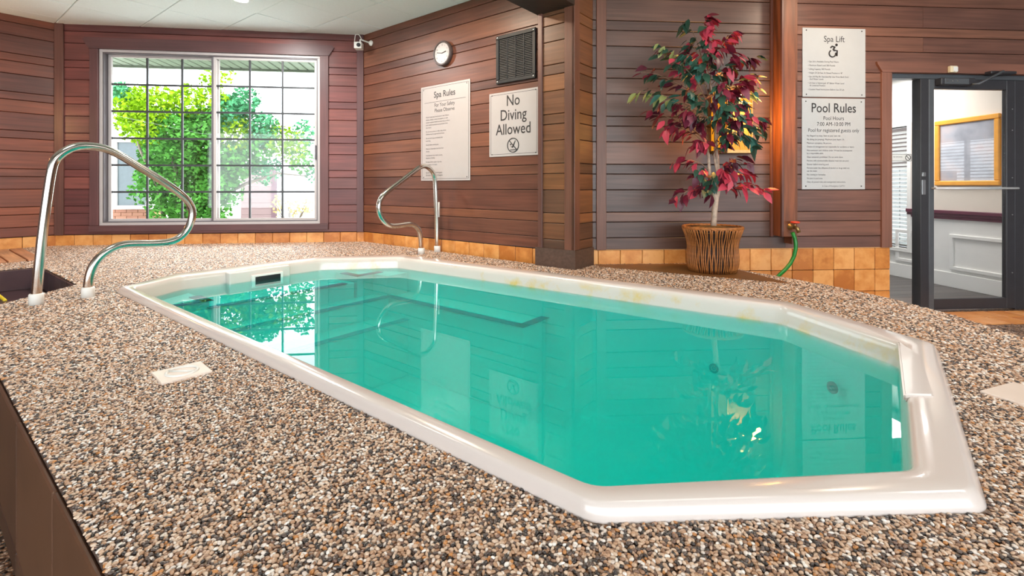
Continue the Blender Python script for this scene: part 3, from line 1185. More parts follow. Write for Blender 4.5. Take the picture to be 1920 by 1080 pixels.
def side_tiles(p, q, z_rows, mat, w=0.2, s_off=0.0):
    p, q = Vector(p), Vector(q)
    d = (q - p)
    e = bpy.data.objects.new('riser', None)
    link(e, deck)
    e.location = (p.x, p.y, 0)
    e.rotation_euler = (0, 0, math.atan2(d.y, d.x))
    tiles(e, 0, d.length, z_rows, mat, w=w, s_off=s_off)


side_tiles((-2.63, 2.955), (0.6, -0.275), [(0.078, DECK - 0.006), (0.0, 0.078)], M['tile_dark'], w=0.536, s_off=0.23)
side_tiles((-3.52, 4.60), (-2.62, 3.72), [(0.30, DECK - 0.006)], M['tile_pit'])
side_tiles((-5.2, 2.92), (-3.52, 4.60), [(0.30, DECK - 0.006)], M['tile_pit'], s_off=0.08)
bm = bmesh.new()
prism(bm, [(-2.64, 3.70), (-3.53, 4.57), (-5.2, 2.9), (-4.2, 2.0), (-3.0, 3.1)], 0.0, 0.30)
mesh_obj('step', bm, M['tile_pit'], deck)
# yellow tape on the step
bm = bmesh.new()
q0, q1 = at_z(-6, 551, 0.303), at_z(9, 563, 0.303)
dd = (q1 - q0).normalized() * 0.5
tube(bm, [q0 - dd, q0, q1, q1 + dd * 0.02], 0.012, 6)
tag(mesh_obj('yellow_cord', bm, M['yellow']), 'short bright yellow cord lying on the dark step in the well at left', 'cord')

# plank hatch at left, planks along the spa axis
hatch = empty('plank_cover', 'low cover of reddish wooden planks set in the pebble deck at far left', 'cover')
sums = [1.19, 1.03, 0.854, 0.68, 0.505, 0.33]
HU0, HU1 = 8.83 / R2, 10.57 / R2
for s1, s0 in zip(sums, sums[1:]):
    bm = bmesh.new()
    bevel_box(bm, 0, HU1 - HU0, 0, (s1 - s0) / R2 - 0.012, 0, 0.03, r=0.004)
    o = mesh_obj('plank', bm, M['plank_wood'], hatch)
    p = uv(HU1, s1 / R2, DECK - 0.012)
    o.location = p
    o.rotation_euler = (0, 0, -PI / 4)
    # local x along (1,-1), local y should run to smaller sums
    for v in o.data.vertices:
        v.co.y = -v.co.y
    o.data.flip_normals()

# brown board under the basket
PANEL = [(1.26, 3.99), (1.86, 3.52), (2.38, 3.13), (2.35, 3.66), (2.28, 4.05), (1.24, 4.11)]
bm = bmesh.new()
prism(bm, PANEL, DECK - 0.03, DECK + 0.004)
tag(mesh_obj('floor_panel', bm, M['brown_panel']), 'flat brown board on the deck under the wicker basket', 'board')

# pebbles: seeded aggregate, real stones
def inside(poly, P):
    x, y = P[:, 0], P[:, 1]
    res = np.zeros(len(P), bool)
    m = len(poly)
    for i in range(m):
        x0, y0 = poly[i - 1]
        x1, y1 = poly[i]
        c = ((y0 > y) != (y1 > y)) & (x < (x1 - x0) * (y - y0) / (y1 - y0 + 1e-12) + x0)
        res ^= c
    return res


def hexgrid(x0, x1, y0, y1, s):
    xs = np.arange(x0, x1, s)
    ys = np.arange(y0, y1, s * 0.866)
    X, Y = np.meshgrid(xs, ys)
    X = X + (np.arange(len(ys)) % 2)[:, None] * s / 2
    P = np.stack([X.ravel(), Y.ravel()], 1)
    return P + (np.random.rand(*P.shape) - 0.5) * s * 0.75


def polyn(pts):
    return [(p[0], p[1]) for p in pts]


grown = [tuple(uv(*p).xy) for p in shrink(OUT, -0.002)]
hatch_poly = [tuple(uv(u, s / R2).xy) for u, s in ((HU0 - .01, 1.2), (HU1 + .01, 1.2), (HU1 + .01, 0.2), (HU0 - .01, 0.2))]
plinth_poly = [(p.x, p.y) for p in pl]


def pebbles(P, zpos, name, size):
    P = np.asarray(P)
    Z = zpos + np.random.rand(len(P)) * 0.0025
    me = bpy.data.meshes.new(name)
    me.vertices.add(len(P))
    me.vertices.foreach_set('co', np.column_stack([P, Z]).astype(np.float32).ravel())
    me.update()
    o = link(bpy.data.objects.new(name, me), deck)
    ng = bpy.data.node_groups.new(name, 'GeometryNodeTree')
    ng.interface.new_socket('Geometry', in_out='INPUT', socket_type='NodeSocketGeometry')
    ng.interface.new_socket('Geometry', in_out='OUTPUT', socket_type='NodeSocketGeometry')
    gi, go = ng.nodes.new('NodeGroupInput'), ng.nodes.new('NodeGroupOutput')
    ico = ng.nodes.new('GeometryNodeMeshIcoSphere')
    ico.inputs['Radius'].default_value = 1.0
    ico.inputs['Subdivisions'].default_value = 2
    ss = ng.nodes.new('GeometryNodeSetShadeSmooth')
    sm = ng.nodes.new('GeometryNodeSetMaterial')
    sm.inputs['Material'].default_value = M['pebble']
    ip = ng.nodes.new('GeometryNodeInstanceOnPoints')
    rs = ng.nodes.new('FunctionNodeRandomValue')
    rs.data_type = 'FLOAT_VECTOR'
    rs.inputs[0].default_value = (size * 0.75, size * 0.50, size * 0.42)
    rs.inputs[1].default_value = (size * 1.25, size * 0.90, size * 0.62)
    rr = ng.nodes.new('FunctionNodeRandomValue')
    rr.data_type = 'FLOAT_VECTOR'
    rr.inputs[0].default_value = (-0.3, -0.3, 0)
    rr.inputs[1].default_value = (0.3, 0.3, 6.28)
    rr.inputs['Seed'].default_value = 5
    ng.links.new(gi.outputs[0], ip.inputs['Points'])
    ng.links.new(ico.outputs['Mesh'], ss.inputs['Geometry'])
    ng.links.new(ss.outputs[0], sm.inputs['Geometry'])
    ng.links.new(sm.outputs[0], ip.inputs['Instance'])
    ng.links.new(rs.outputs[0], ip.inputs['Scale'])
    ng.links.new(rr.outputs[0], ip.inputs['Rotation'])
    ng.links.new(ip.outputs[0], go.inputs[0])
    md = o.modifiers.new('scatter', 'NODES')
    md.node_group = ng
    me.materials.append(M['pebble'])
    return tag(o, kind='stuff')


m, nt, b = new_mat('pebble')
oi = node(nt, 'ShaderNodeObjectInfo')
r = ramp(nt, PEB, 'CONSTANT')
L(nt, oi.outputs['Random'], r.inputs['Fac'])
L(nt, r.outputs['Color'], b.inputs['Base Color'])
b.inputs['Roughness'].default_value = 0.34
b.inputs['Coat Weight'].default_value = 0.6
b.inputs['Coat Roughness'].default_value = 0.12
M['pebble'] = m


def deck_points(s, lo, hi):
    P = hexgrid(-6.6, 2.75, -0.6, 6.2, s)
    r = np.hypot(P[:, 0], P[:, 1])
    P = P[(r >= lo) & (r < hi)]
    k = inside(DECK_POLY, P) & ~inside(grown, P) & ~inside(hatch_poly, P) & ~inside(PANEL, P) & ~inside(plinth_poly, P)
    P = P[k]
    # only where the deck can come into view, with a wide margin
    X = P[:, 0] * CY - P[:, 1] * SY
    Y = P[:, 0] * SY + P[:, 1] * CY
    return P[(Y > 0.45) & (np.abs(X) < Y * 1.45 + 0.5)]


pebbles(deck_points(0.0086, 0.0, 2.4), DECK, 'pebbles', 0.0056)
pebbles(deck_points(0.0112, 2.4, 9.0), DECK, 'pebbles', 0.0074)

# ------------------------------------------------------------------ spa tub
M['shell'] = None
m, nt, b = new_mat('shell')
geo = node(nt, 'ShaderNodeNewGeometry')
sep = node(nt, 'ShaderNodeSeparateXYZ')
L(nt, geo.outputs['Position'], sep.inputs[0])
nz = node(nt, 'ShaderNodeTexNoise')
nz.inputs['Scale'].default_value = 5.0
nz.inputs['Detail'].default_value = 6
nz.inputs['Roughness'].default_value = 0.65
L(nt, geo.outputs['Position'], nz.inputs['Vector'])
band = ramp(nt, [(0.0, (0, 0, 0, 1)), (0.25, (1, 1, 1, 1)), (0.7, (0.8, 0.8, 0.8, 1)), (1.0, (0, 0, 0, 1))])
mr = node(nt, 'ShaderNodeMapRange')
mr.inputs['From Min'].default_value = 0.385
mr.inputs['From Max'].default_value = 0.506
L(nt, sep.outputs['Z'], mr.inputs['Value'])
L(nt, mr.outputs[0], band.inputs['Fac'])
# stains sit on the far long side and its corner (large v)
vv = node(nt, 'ShaderNodeMath', operation='ADD')
L(nt, sep.outputs['X'], vv.inputs[0])
L(nt, sep.outputs['Y'], vv.inputs[1])
mv = node(nt, 'ShaderNodeMapRange')
mv.inputs['From Min'].default_value = 3.2
mv.inputs['From Max'].default_value = 3.9
L(nt, vv.outputs[0], mv.inputs['Value'])
mn = node(nt, 'ShaderNodeMapRange')
mn.inputs['From Min'].default_value = 0.50
mn.inputs['From Max'].default_value = 0.66
L(nt, nz.outputs['Fac'], mn.inputs['Value'])
mm = node(nt, 'ShaderNodeMath', operation='MULTIPLY')
L(nt, mn.outputs[0], mm.inputs[0])
L(nt, band.outputs['Color'], mm.inputs[1])
mm2 = node(nt, 'ShaderNodeMath', operation='MULTIPLY')
L(nt, mm.outputs[0], mm2.inputs[0])
L(nt, mv.outputs[0], mm2.inputs[1])
mx = node(nt, 'ShaderNodeMix', data_type='RGBA')
mx.inputs['A'].default_value = lin(219, 207, 200)
mx.inputs['B'].default_value = lin(222, 190, 120)
L(nt, mm2.outputs[0], mx.inputs['Factor'])
L(nt, mx.outputs['Result'], b.inputs['Base Color'])
b.inputs['Roughness'].default_value = 0.18
b.inputs['Coat Weight'].default_value = 0.3
M['shell'] = m

tub = empty('spa_tub', 'long white octagonal spa tub sunk in the pebble deck', 'tub')
WATER = 0.415
RIM = 0.512
BOT = -0.40
rings = []
NR = 5
ro = rounded(OUT, 0.035, NR)
ri = rounded(INN, 0.035, NR)


def mixring(f, z, extra=0.0):
    return [(a * (1 - f) + c * f, z) for a, c in zip(ro, ri)]


rings.append(mixring(0.0, DECK - 0.03))
rings.append(mixring(0.0, DECK + 0.004))
rings.append(mixring(0.10, RIM - 0.011))
rings.append(mixring(0.16, RIM - 0.003))
rings.append(mixring(0.24, RIM))
rings.append(mixring(0.86, RIM))
rings.append(mixring(0.95, RIM - 0.003))
rings.append(mixring(1.0, RIM - 0.012))
lower = rounded(shrink(INN, 0.018), 0.05, NR)
rings.append([(p * 0.7 + q * 0.3, RIM - 0.04) for p, q in zip(ri, lower)])
rings.append([(p, WATER - 0.03) for p in lower])
low2 = rounded(shrink(INN, 0.05), 0.06, NR)
low3 = rounded(shrink(INN, 0.16), 0.08, NR)
rings.append([(p, BOT + 0.10) for p in low2])
rings.append([(p, BOT + 0.02) for p in rounded(shrink(INN, 0.09), 0.07, NR)])
rings.append([(p, BOT) for p in low3])
bm = bmesh.new()
vr = [[bm.verts.new(uv(p.x, p.y, z)) for p, z in ring] for ring in rings]
for a, b_ in zip(vr, vr[1:]):
    for k in range(len(a)):
        bm.faces.new((a[k], a[(k + 1) % len(a)], b_[(k + 1) % len(a)], b_[k]))
bm.faces.new(vr[-1])
bmesh.ops.recalc_face_normals(bm, faces=bm.faces[:])
o = mesh_obj('shell', bm, M['shell'], tub, smooth=True, angle=50)


def uvbox(name, u0, u1, v0, v1, z0, z1, mat, parent, r=0.02, seg=3):
    """box aligned to the spa axis"""
    bm = bmesh.new()
    bevel_box(bm, 0, u1 - u0, 0, v1 - v0, 0, z1 - z0, r=r, seg=seg)
    o = mesh_obj(name, bm, mat, parent, smooth=True, angle=40)
    # local x = u direction (-1,1), local y must be v direction (1,1): mirror y
    for v in o.data.vertices:
        v.co.y = -v.co.y
    o.data.flip_normals()
    o.location = uv(u0, v0, z0)
    o.rotation_euler = (0, 0, 3 * PI / 4)
    return o


ZL, Z1, Z2, Z3 = 0.392, 0.345, 0.215, 0.065
uvbox('step', 3.60, 3.985, 1.18, 2.42, BOT, Z1, M['shell'], tub)
uvbox('step', 3.38, 3.60, 1.05, 2.72, BOT, Z2, M['shell'], tub)
uvbox('step', 3.125, 3.38, 1.02, 2.82, BOT, Z3, M['shell'], tub)
uvbox('bench', 1.94, 3.40, 2.60, 2.89, BOT, Z2 + 0.002, M['shell'], tub)


def corner_ledge(pts, z):
    bm = bmesh.new()
    P = [uv(*p) for p in pts]
    prism(bm, [(p.x, p.y) for p in P], BOT, z)
    return mesh_obj('ledge', bm, M['shell'], tub)


corner_ledge([(3.60, 2.44), (3.95, 2.44), (3.54, 2.81), (3.40, 2.82), (3.40, 2.6), (3.60, 2.6)], ZL)
corner_ledge([(3.62, 1.30), (4.0, 1.30), (3.82, 1.0), (3.62, 1.0)], ZL)


def strip(pts, z, w=0.070):
    """dark blue edge line along a step"""
    bm = bmesh.new()
    tubep = [uv(u, v, z) for u, v in pts]
    for p, q in zip(tubep, tubep[1:]):
        d = (q - p).normalized()
        nrm = Vector((-d.y, d.x, 0)) * w / 2
        e = d * w / 2
        v = [bm.verts.new(x + Vector((0, 0, h))) for h in (0.0, 0.003) for x in (p - e + nrm, p - e - nrm, q + e - nrm, q + e + nrm)]
        for f in ((0, 1, 2, 3), (7, 6, 5, 4), (0, 4, 5, 1), (1, 5, 6, 2), (2, 6, 7, 3), (3, 7, 4, 0)):
            bm.faces.new([v[i] for i in f])
    bmesh.ops.recalc_face_normals(bm, faces=bm.faces[:])
    return mesh_obj('edge_strip', bm, M['blue_strip'], tub)


strip([(3.80, 2.455), (3.615, 2.455), (3.615, 2.66)], ZL + 0.001)
strip([(3.80, 1.285), (3.635, 1.285), (3.635, 1.06)], ZL + 0.001)
strip([(3.615, 1.32), (3.615, 2.30)], Z1 + 0.001)
strip([(3.395, 1.08), (3.395, 2.615), (1.955, 2.615), (1.955, 2.86)], Z2 + 0.003)
strip([(3.14, 1.06), (3.14, 2.58)], Z3 + 0.001)

# skimmer on the left end wall
sk = bpy.data.objects.new('skimmer', None)
link(sk, tub)
bm = bmesh.new()
# surround, thickened rim above the mouth
uvbox('surround', 3.985, 4.06, 1.57, 2.05, WATER - 0.12, RIM - 0.012, M['shell'], sk, r=0.012)
q = uvbox('mouth_frame', 3.965, 3.99, 1.73, 1.98, WATER - 0.06, WATER + 0.045, M['white_plastic'], sk, r=0.006)
q = uvbox('mouth', 3.961, 3.968, 1.755, 1.955, WATER - 0.045, WATER + 0.030, M['black_plastic'], sk, r=0.002)
bm.free()
# moulded fitting on the right end rim
bm = bmesh.new()
P = [uv(*p) for p in ((-.035, 2.60), (-.10, 2.42), (-.115, 1.98), (-.04, 1.93))]
prism(bm, [(p.x, p.y) for p in P], RIM - 0.02, RIM + 0.007)
bmesh.ops.bevel(bm, geom=list(bm.edges), offset=0.006, segments=2, affect='EDGES')
mesh_obj('rim_fitting', bm, M['shell'], tub)
# jets
M['jet'] = plain('jet', lin(30, 60, 70), 0.4)
for (u, v, z, du, dv) in ((1.6, 2.945, 0.10, 0, -1), (0.8, 2.95, 0.10, 0, -1), (0.2, 2.71, 0.22, 0.62, -0.78), (0.0, 1.75, 0.25, 1, 0), (0.55, 0.99, 0.10, 0.3, 1)):
    bm = bmesh.new()
    lathe(bm, [(0.028, 0), (0.028, 0.008), (0.02, 0.012), (0.014, 0.004), (0.008, 0.01), (0.001, 0.012)], 16, axis='y')
    o = mesh_obj('jet', bm, M['jet'], tub)
    o.location = uv(u, v, z)
    w = uv(du, dv)
    o.rotation_euler = (0, 0, math.atan2(w.x, -w.y))

# water body
m, nt, b = new_mat('spa_water')
nt.nodes.remove(b)
out = nt.nodes['Material Output']
lw = node(nt, 'ShaderNodeLayerWeight')
lw.inputs['Blend'].default_value = 0.5
pw = node(nt, 'ShaderNodeMath', operation='POWER')
pw.inputs[1].default_value = 5.0
L(nt, lw.outputs['Facing'], pw.inputs[0])
mr = node(nt, 'ShaderNodeMapRange')
mr.inputs['To Min'].default_value = 0.022
L(nt, pw.outputs[0], mr.inputs['Value'])
geo = node(nt, 'ShaderNodeNewGeometry')
sep = node(nt, 'ShaderNodeSeparateXYZ')
L(nt, geo.outputs['True Normal'], sep.inputs[0])
ab = node(nt, 'ShaderNodeMath', operation='ABSOLUTE')
L(nt, sep.outputs['Z'], ab.inputs[0])
gt = node(nt, 'ShaderNodeMath', operation='GREATER_THAN')
gt.inputs[1].default_value = 0.7
L(nt, ab.outputs[0], gt.inputs[0])
s2 = node(nt, 'ShaderNodeSeparateXYZ')
L(nt, geo.outputs['Position'], s2.inputs[0])
gz = node(nt, 'ShaderNodeMath', operation='GREATER_THAN')
gz.inputs[1].default_value = WATER - 0.02
L(nt, s2.outputs['Z'], gz.inputs[0])
m1 = node(nt, 'ShaderNodeMath', operation='MULTIPLY')
L(nt, gt.outputs[0], m1.inputs[0])
L(nt, gz.outputs[0], m1.inputs[1])
m2 = node(nt, 'ShaderNodeMath', operation='MULTIPLY')
L(nt, m1.outputs[0], m2.inputs[0])
L(nt, mr.outputs[0], m2.inputs[1])
tr = node(nt, 'ShaderNodeBsdfTransparent')
gl = node(nt, 'ShaderNodeBsdfGlossy')
gl.inputs['Roughness'].default_value = 0.0
ms = node(nt, 'ShaderNodeMixShader')
L(nt, m2.outputs[0], ms.inputs[0])
L(nt, tr.outputs[0], ms.inputs[1])
L(nt, gl.outputs[0], ms.inputs[2])
L(nt, ms.outputs[0], out.inputs['Surface'])
va = node(nt, 'ShaderNodeVolumeAbsorption')
va.inputs['Color'].default_value = (0.0, 0.9978, 0.9938, 1)
va.inputs['Density'].default_value = 15.0
vs_ = node(nt, 'ShaderNodeVolumeScatter')
vs_.inputs['Color'].default_value = (1, 1, 1, 1)
vs_.inputs['Density'].default_value = 0.62
vadd = node(nt, 'ShaderNodeAddShader')
L(nt, va.outputs[0], vadd.inputs[0])
L(nt, vs_.outputs[0], vadd.inputs[1])
L(nt, vadd.outputs[0], out.inputs['Volume'])
M['water'] = m
bm = bmesh.new()
wt = rounded(shrink(INN, 0.015), 0.05, NR)
wb = rounded(shrink(INN, 0.06), 0.05, NR)
a = [bm.verts.new(uv(p.x, p.y, WATER)) for p in wt]
b_ = [bm.verts.new(uv(p.x, p.y, BOT + 0.11)) for p in wb]
for k in range(len(a)):
    bm.faces.new((a[k], a[(k + 1) % len(a)], b_[(k + 1) % len(a)], b_[k]))
bm.faces.new(a)
bm.faces.new(b_[::-1])
bmesh.ops.recalc_face_normals(bm, faces=bm.faces[:])
tag(mesh_obj('spa_water', bm, M['water']), 'still turquoise water filling the octagonal spa tub', 'water')

# ------------------------------------------------------------------ floor of the hall
bm = bmesh.new()
BIG = [(-9, -6), (9, -6), (9, 4.0), (2.36, 4.0), (2.36, 3.70), (2.48, 3.38), (2.60, 3.05), (2.67, 2.65), (2.66, 2.28), (2.58, 1.85), (2.62, 1.0), (2.75, -2.425), (-2.63, 2.955), (-2.62, 3.72), (-9, 3.72)]
floor_bm = fill(BIG, [], 0.0)
floor = tag(mesh_obj('floor', floor_bm, M['hall_floor']), kind='structure')
for i in range(13):
    for j in range(2):
        o = one_box('floor_tile', (-0.098, 0.098, -0.0975, 0.0975, 0, 0.006), M['tile_floor'], floor, r=0.003)
        o.location = (3.0 + 0.2 * i, 3.90 - 0.2 * j - 0.0105 * i, 0.0005)

# ------------------------------------------------------------------ pool hall around the camera (not in view)
bm = bmesh.new()
box(bm, 8.9, 9.0, -6, 4.0, 0, CEIL)
tag(mesh_obj('wall_right', bm, M['trim_wood']), kind='structure')
bm = bmesh.new()
box(bm, -9.1, -9.0, -6, 3.72, 0, 0.9)
box(bm, -9.1, -9.0, -6, 3.72, 2.3, CEIL)
box(bm, -9.1, -9.0, -6, 3.72, 0.9, 2.3)
box(bm, -9.1, -7.1, 3.6, 3.72, 0, CEIL)
tag(mesh_obj('wall_hall_left', bm, M['trim_wood']), kind='structure')
bm = bmesh.new()
for k in range(5):
    box(bm, -9 + k * 4.45, -8.8 + k * 4.45, -6.1, -6.0, 0, CEIL)
box(bm, -9, 9, -6.1, -6.0, 0, 0.4)
tag(mesh_obj('wall_back', bm, M['white_paint']), kind='structure')

# ------------------------------------------------------------------ grab rails
def rail(name, label, origin, heading, prof):
    """prof: (s, z) along heading"""
    e = empty(name, label, 'handrail', 'curved steel grab rails of the spa', loc=(origin.x, origin.y, DECK), rotz=heading)
    pts = [(s, 0, z) for s, z in prof]
    bm = bmesh.new()
    tube(bm, pts, 0.0243, 18)
    mesh_obj('tube', bm, M['rail_steel'], e)
    for s, z in (prof[0], prof[-1]):
        bm = bmesh.new()
        lathe(bm, [(0.034, 0.0), (0.034, 0.062), (0.030, 0.068), (0.026, 0.068)], 20, center=(s, 0, 0.0))
        mesh_obj('escutcheon', bm, M['white_plastic'], e)
    return e


m, nt, b = new_mat('rail_steel')
tc = node(nt, 'ShaderNodeTexCoord')
sp = node(nt, 'ShaderNodeSeparateXYZ')
L(nt, tc.outputs['Object'], sp.inputs[0])
nz = node(nt, 'ShaderNodeTexNoise')
nz.inputs['Scale'].default_value = 35
L(nt, tc.outputs['Object'], nz.inputs['Vector'])
mr = node(nt, 'ShaderNodeMapRange')
mr.inputs['From Min'].default_value = 0.24
mr.inputs['From Max'].default_value = 0.05
L(nt, sp.outputs['Z'], mr.inputs['Value'])
mu = node(nt, 'ShaderNodeMath', operation='MULTIPLY')
L(nt, mr.outputs[0], mu.inputs[0])
L(nt, nz.outputs['Fac'], mu.inputs[1])
mx = node(nt, 'ShaderNodeMix', data_type='RGBA')
mx.inputs['A'].default_value = lin(208, 204, 196)
mx.inputs['B'].default_value = lin(196, 130, 66)
L(nt, mu.outputs[0], mx.inputs['Factor'])
L(nt, mx.outputs['Result'], b.inputs['Base Color'])
b.inputs['Metallic'].default_value = 1.0
b.inputs['Roughness'].default_value = 0.14
M['rail_steel'] = m


class RailPlane:
    def __init__(self, p, heading):
        self.f = Frame(p.x, p.y, math.degrees(heading))

    def sz(self, x, y):
        s, zz = self.f.px(x, y)
        return s, zz - DECK

    def path(self, pix, _):
        P = [Vector(self.sz(x, y)) for x, y in pix]
        P[0].x = 0.0
        P = [Vector((P[0].x, 0.0))] + P + [Vector((P[-1].x, 0.0))]
        out = [P[0]]
        n = len(P)
        for i in range(n - 1):
            p0, p1, p2, p3 = P[max(i - 1, 0)], P[i], P[i + 1], P[min(i + 2, n - 1)]
            for k in range(1, 5):
                t = k / 4
                out.append(0.5 * (2 * p1 + (p2 - p0) * t + (2 * p0 - 5 * p1 + 4 * p2 - p3) * t * t + (3 * p1 - p0 - 3 * p2 + p3) * t ** 3))
        # even out the hand measured bends
        for _k in range(3):
            out = [out[0], out[1]] + [(out[i - 1] + out[i] * 2 + out[i + 1]) / 4 for i in range(2, len(out) - 2)] + [out[-2], out[-1]]
        return [(p.x, p.y) for p in out]


b1 = at_z(68, 572, DECK)
rp = RailPlane(b1, PI / 4)
prof = rp.path(((70, 551), (78, 451), (87, 380), (97, 315), (107, 295), (130, 279), (159, 273), (207, 281), (259, 312), (308, 342), (343, 367), (358, 386), (361, 405), (353, 428), (337, 446), (314, 455), (275, 457), (233, 458), (201, 470), (177, 493), (167, 519), (165, 543)), None)
rail('grab_rail', 'large curved steel grab rail on the pebble deck at the left of the spa', b1, PI / 4, prof)
b2 = at_z(820, 473, DECK)
hd = PI / 4 + PI
rp = RailPlane(b2, hd)
prof = rp.path(((821, 467), (819, 412), (817, 358), (815, 331), (808, 318), (797, 311), (786, 314), (773, 324), (748, 343), (724, 361), (714, 372), (710, 388), (713, 404), (723, 418), (735, 424), (754, 422), (770, 420), (782, 426), (788, 440), (790, 467)), None)
rr_ = rail('grab_rail', 'smaller curved steel grab rail across the spa in front of the spa rules sign', b2, hd, prof)
zt0, zt1 = rp.sz(818, 407)[1], rp.sz(818, 379)[1]
bm = bmesh.new()
tube(bm, [(0.002, 0, zt0), (0.002, 0, zt1)], 0.0262, 16)
mesh_obj('tape', bm, M['white_plastic'], rr_)

# ------------------------------------------------------------------ signs and wall fittings
def sign(name, label, fr, corners, mat, border=True, holes=True, depth=0.020, t=0.005):
    (x0, y0), (x1, y1) = corners      # px of upper left and lower right
    s0, zt = fr.px(x0, y0, depth)
    s1, zb = fr.px(x1, y1, depth)
    e = empty(name, label, 'sign')
    fr.place(e, s0, zb, depth)
    w, h = s1 - s0, zt - zb
    one_box('plate', (0, w, -t, 0, 0, h), mat, e, r=0.001)
    if holes:
        for sx_, sz_ in ((0.06, 0.035), (0.94, 0.035), (0.06, 0.965), (0.94, 0.965)):
            bm = bmesh.new()
            lathe(bm, [(0.006, 0), (0.006, 0.002), (0.003, 0.003)], 8, axis='y', center=(w * sx_, -t, h * sz_))
            mesh_obj('screw', bm, M['ink_soft'], e)
    if border:
        bm = bmesh.new()
        m_ = 0.02
        lw_ = 0.0032
        for q in ((m_, w - m_, m_, m_ + lw_), (m_, w - m_, h - m_ - lw_, h - m_), (m_, m_ + lw_, m_, h - m_), (w - m_ - lw_, w - m_, m_, h - m_)):
            box(bm, q[0], q[1], -t - 0.0006, -t, q[2], q[3])
        mesh_obj('border', bm, M['ink'], e)
    return e, w, h, -t - 0.0008


# spa rules
e, w, h, y = sign('spa_rules_sign', 'tall white sign headed Spa Rules on the wooden wall', WS, ((790, 165), (882, 338)), M['sign_cream'])
bm = bmesh.new()
text_geo(bm, 'Spa Rules', 0.094, w / 2, h - 0.135, y, sx=0.90, bold=0.001)
box(bm, w * 0.08, w * 0.92, y, y + 0.0005, h - 0.182, h - 0.179)
text_geo(bm, 'For Your Safety', 0.056, w / 2, h - 0.235, y, sx=0.86)
text_geo(bm, 'Please Observe', 0.056, w / 2, h - 0.293, y, sx=0.86)
mesh_obj('heading', bm, M['ink'], e)
bm = bmesh.new()
lines = ['Persons having high blood pressure, heart disease,', 'diabetes, obesity or who are pregnant, or under', 'medical treatment should not enter the spa without', 'prior medical consultation and permission from', 'their doctor.', '',
         'Do not use spa alone or while using alcohol.', 'Children must be supervised at all times.', '', 'Do not use the spa immediately after', 'exercising.', '', 'Shower before entering spa.', '', 'Observe a reasonable time limit of ten', 'minutes.', '',
         'Long exposure may result in nausea,', 'dizziness or fainting.', '', 'No food, drink or glass in spa area.', 'No running or horseplay.', '', 'Thank you', '', 'Spa users must be registered guests.', 'Spa water is kept below 104 degrees.']
zz = h - 0.345
for t in lines:
    if t:
        text_geo(bm, t, 0.0215, w * 0.11, zz, y, align='LEFT', sx=0.82)
        zz -= 0.0285
    else:
        zz -= 0.0150
tag(mesh_obj('body_text', bm, M['ink_soft'], e), kind='stuff')

# no diving
e, w, h, y = sign('no_diving_sign', 'square white sign reading No Diving Allowed below the black vent', WS, ((918, 177), (1011, 290)), M['sign_cream'])
bm = bmesh.new()
for t, f in (('No', 0.80), ('Diving', 0.58), ('Allowed', 0.36)):
    text_geo(bm, t, 0.147, w / 2, h * f - 0.014, y, sx=0.85, bold=0.001)
mesh_obj('lettering', bm, M['ink'], e)
bm = bmesh.new()
cx, cz_, rr = w / 2, h * 0.165, 0.066
tube(bm, [(cx + rr * math.cos(k * PI / 16), y, cz_ + rr * math.sin(k * PI / 16)) for k in range(32)], 0.0045, 6, closed=True)
tube(bm, [(cx - rr * .7, y, cz_ + rr * .7), (cx + rr * .7, y, cz_ - rr * .7)], 0.0045, 6)
tube(bm, [(cx - 0.028, y, cz_ - 0.008), (cx - 0.008, y, cz_ - 0.02), (cx + 0.012, y, cz_ + 0.012), (cx + 0.028, y, cz_ + 0.044)], [0.003, 0.006, 0.006, 0.003], 6)
lathe(bm, [(0.008, 0), (0.008, 0.001)], 10, axis='y', center=(cx - 0.028, y, cz_ + 0.008))
tube(bm, [(cx - 0.034, y, cz_ - 0.044), (cx + 0.034, y, cz_ - 0.044)], 0.004, 6)
mesh_obj('symbol', bm, M['ink'], e)

# spa lift
e, w, h, y = sign('spa_lift_sign', 'white sign headed Spa Lift with a wheelchair symbol, above the pool rules', WR, ((1504, 52), (1622, 183)), M['sign_white'], border=False)
bm = bmesh.new()
text_geo(bm, 'Spa Lift', 0.078, w * 0.5, h - 0.125, y, sx=0.88)
mesh_obj('heading', bm, M['ink'], e)
bm = bmesh.new()
cx, cz_ = w * 0.47, h - 0.232
tube(bm, [(cx + 0.031 * math.cos(math.radians(a)), y, cz_ + 0.031 * math.sin(math.radians(a))) for a in range(120, 385, 15)], 0.0062, 6)
tube(bm, [(cx - 0.018, y, cz_ + 0.052), (cx - 0.004, y, cz_ + 0.066), (cx + 0.024, y, cz_ + 0.060), (cx + 0.006, y, cz_ + 0.034)], 0.0075, 6)
tube(bm, [(cx + 0.010, y, cz_ + 0.030), (cx + 0.046, y, cz_ + 0.026), (cx + 0.042, y, cz_ - 0.022)], 0.0075, 6)
tube(bm, [(cx + 0.022, y, cz_ + 0.060), (cx + 0.008, y, cz_ + 0.036), (cx + 0.024, y, cz_ + 0.028)], 0.009, 6)
lathe(bm, [(0.0125, 0), (0.0125, 0.001)], 12, axis='y', center=(cx + 0.040, y, cz_ + 0.080))
mesh_obj('symbol', bm, M['ink'], e)
bm = bmesh.new()
zz = h - 0.315
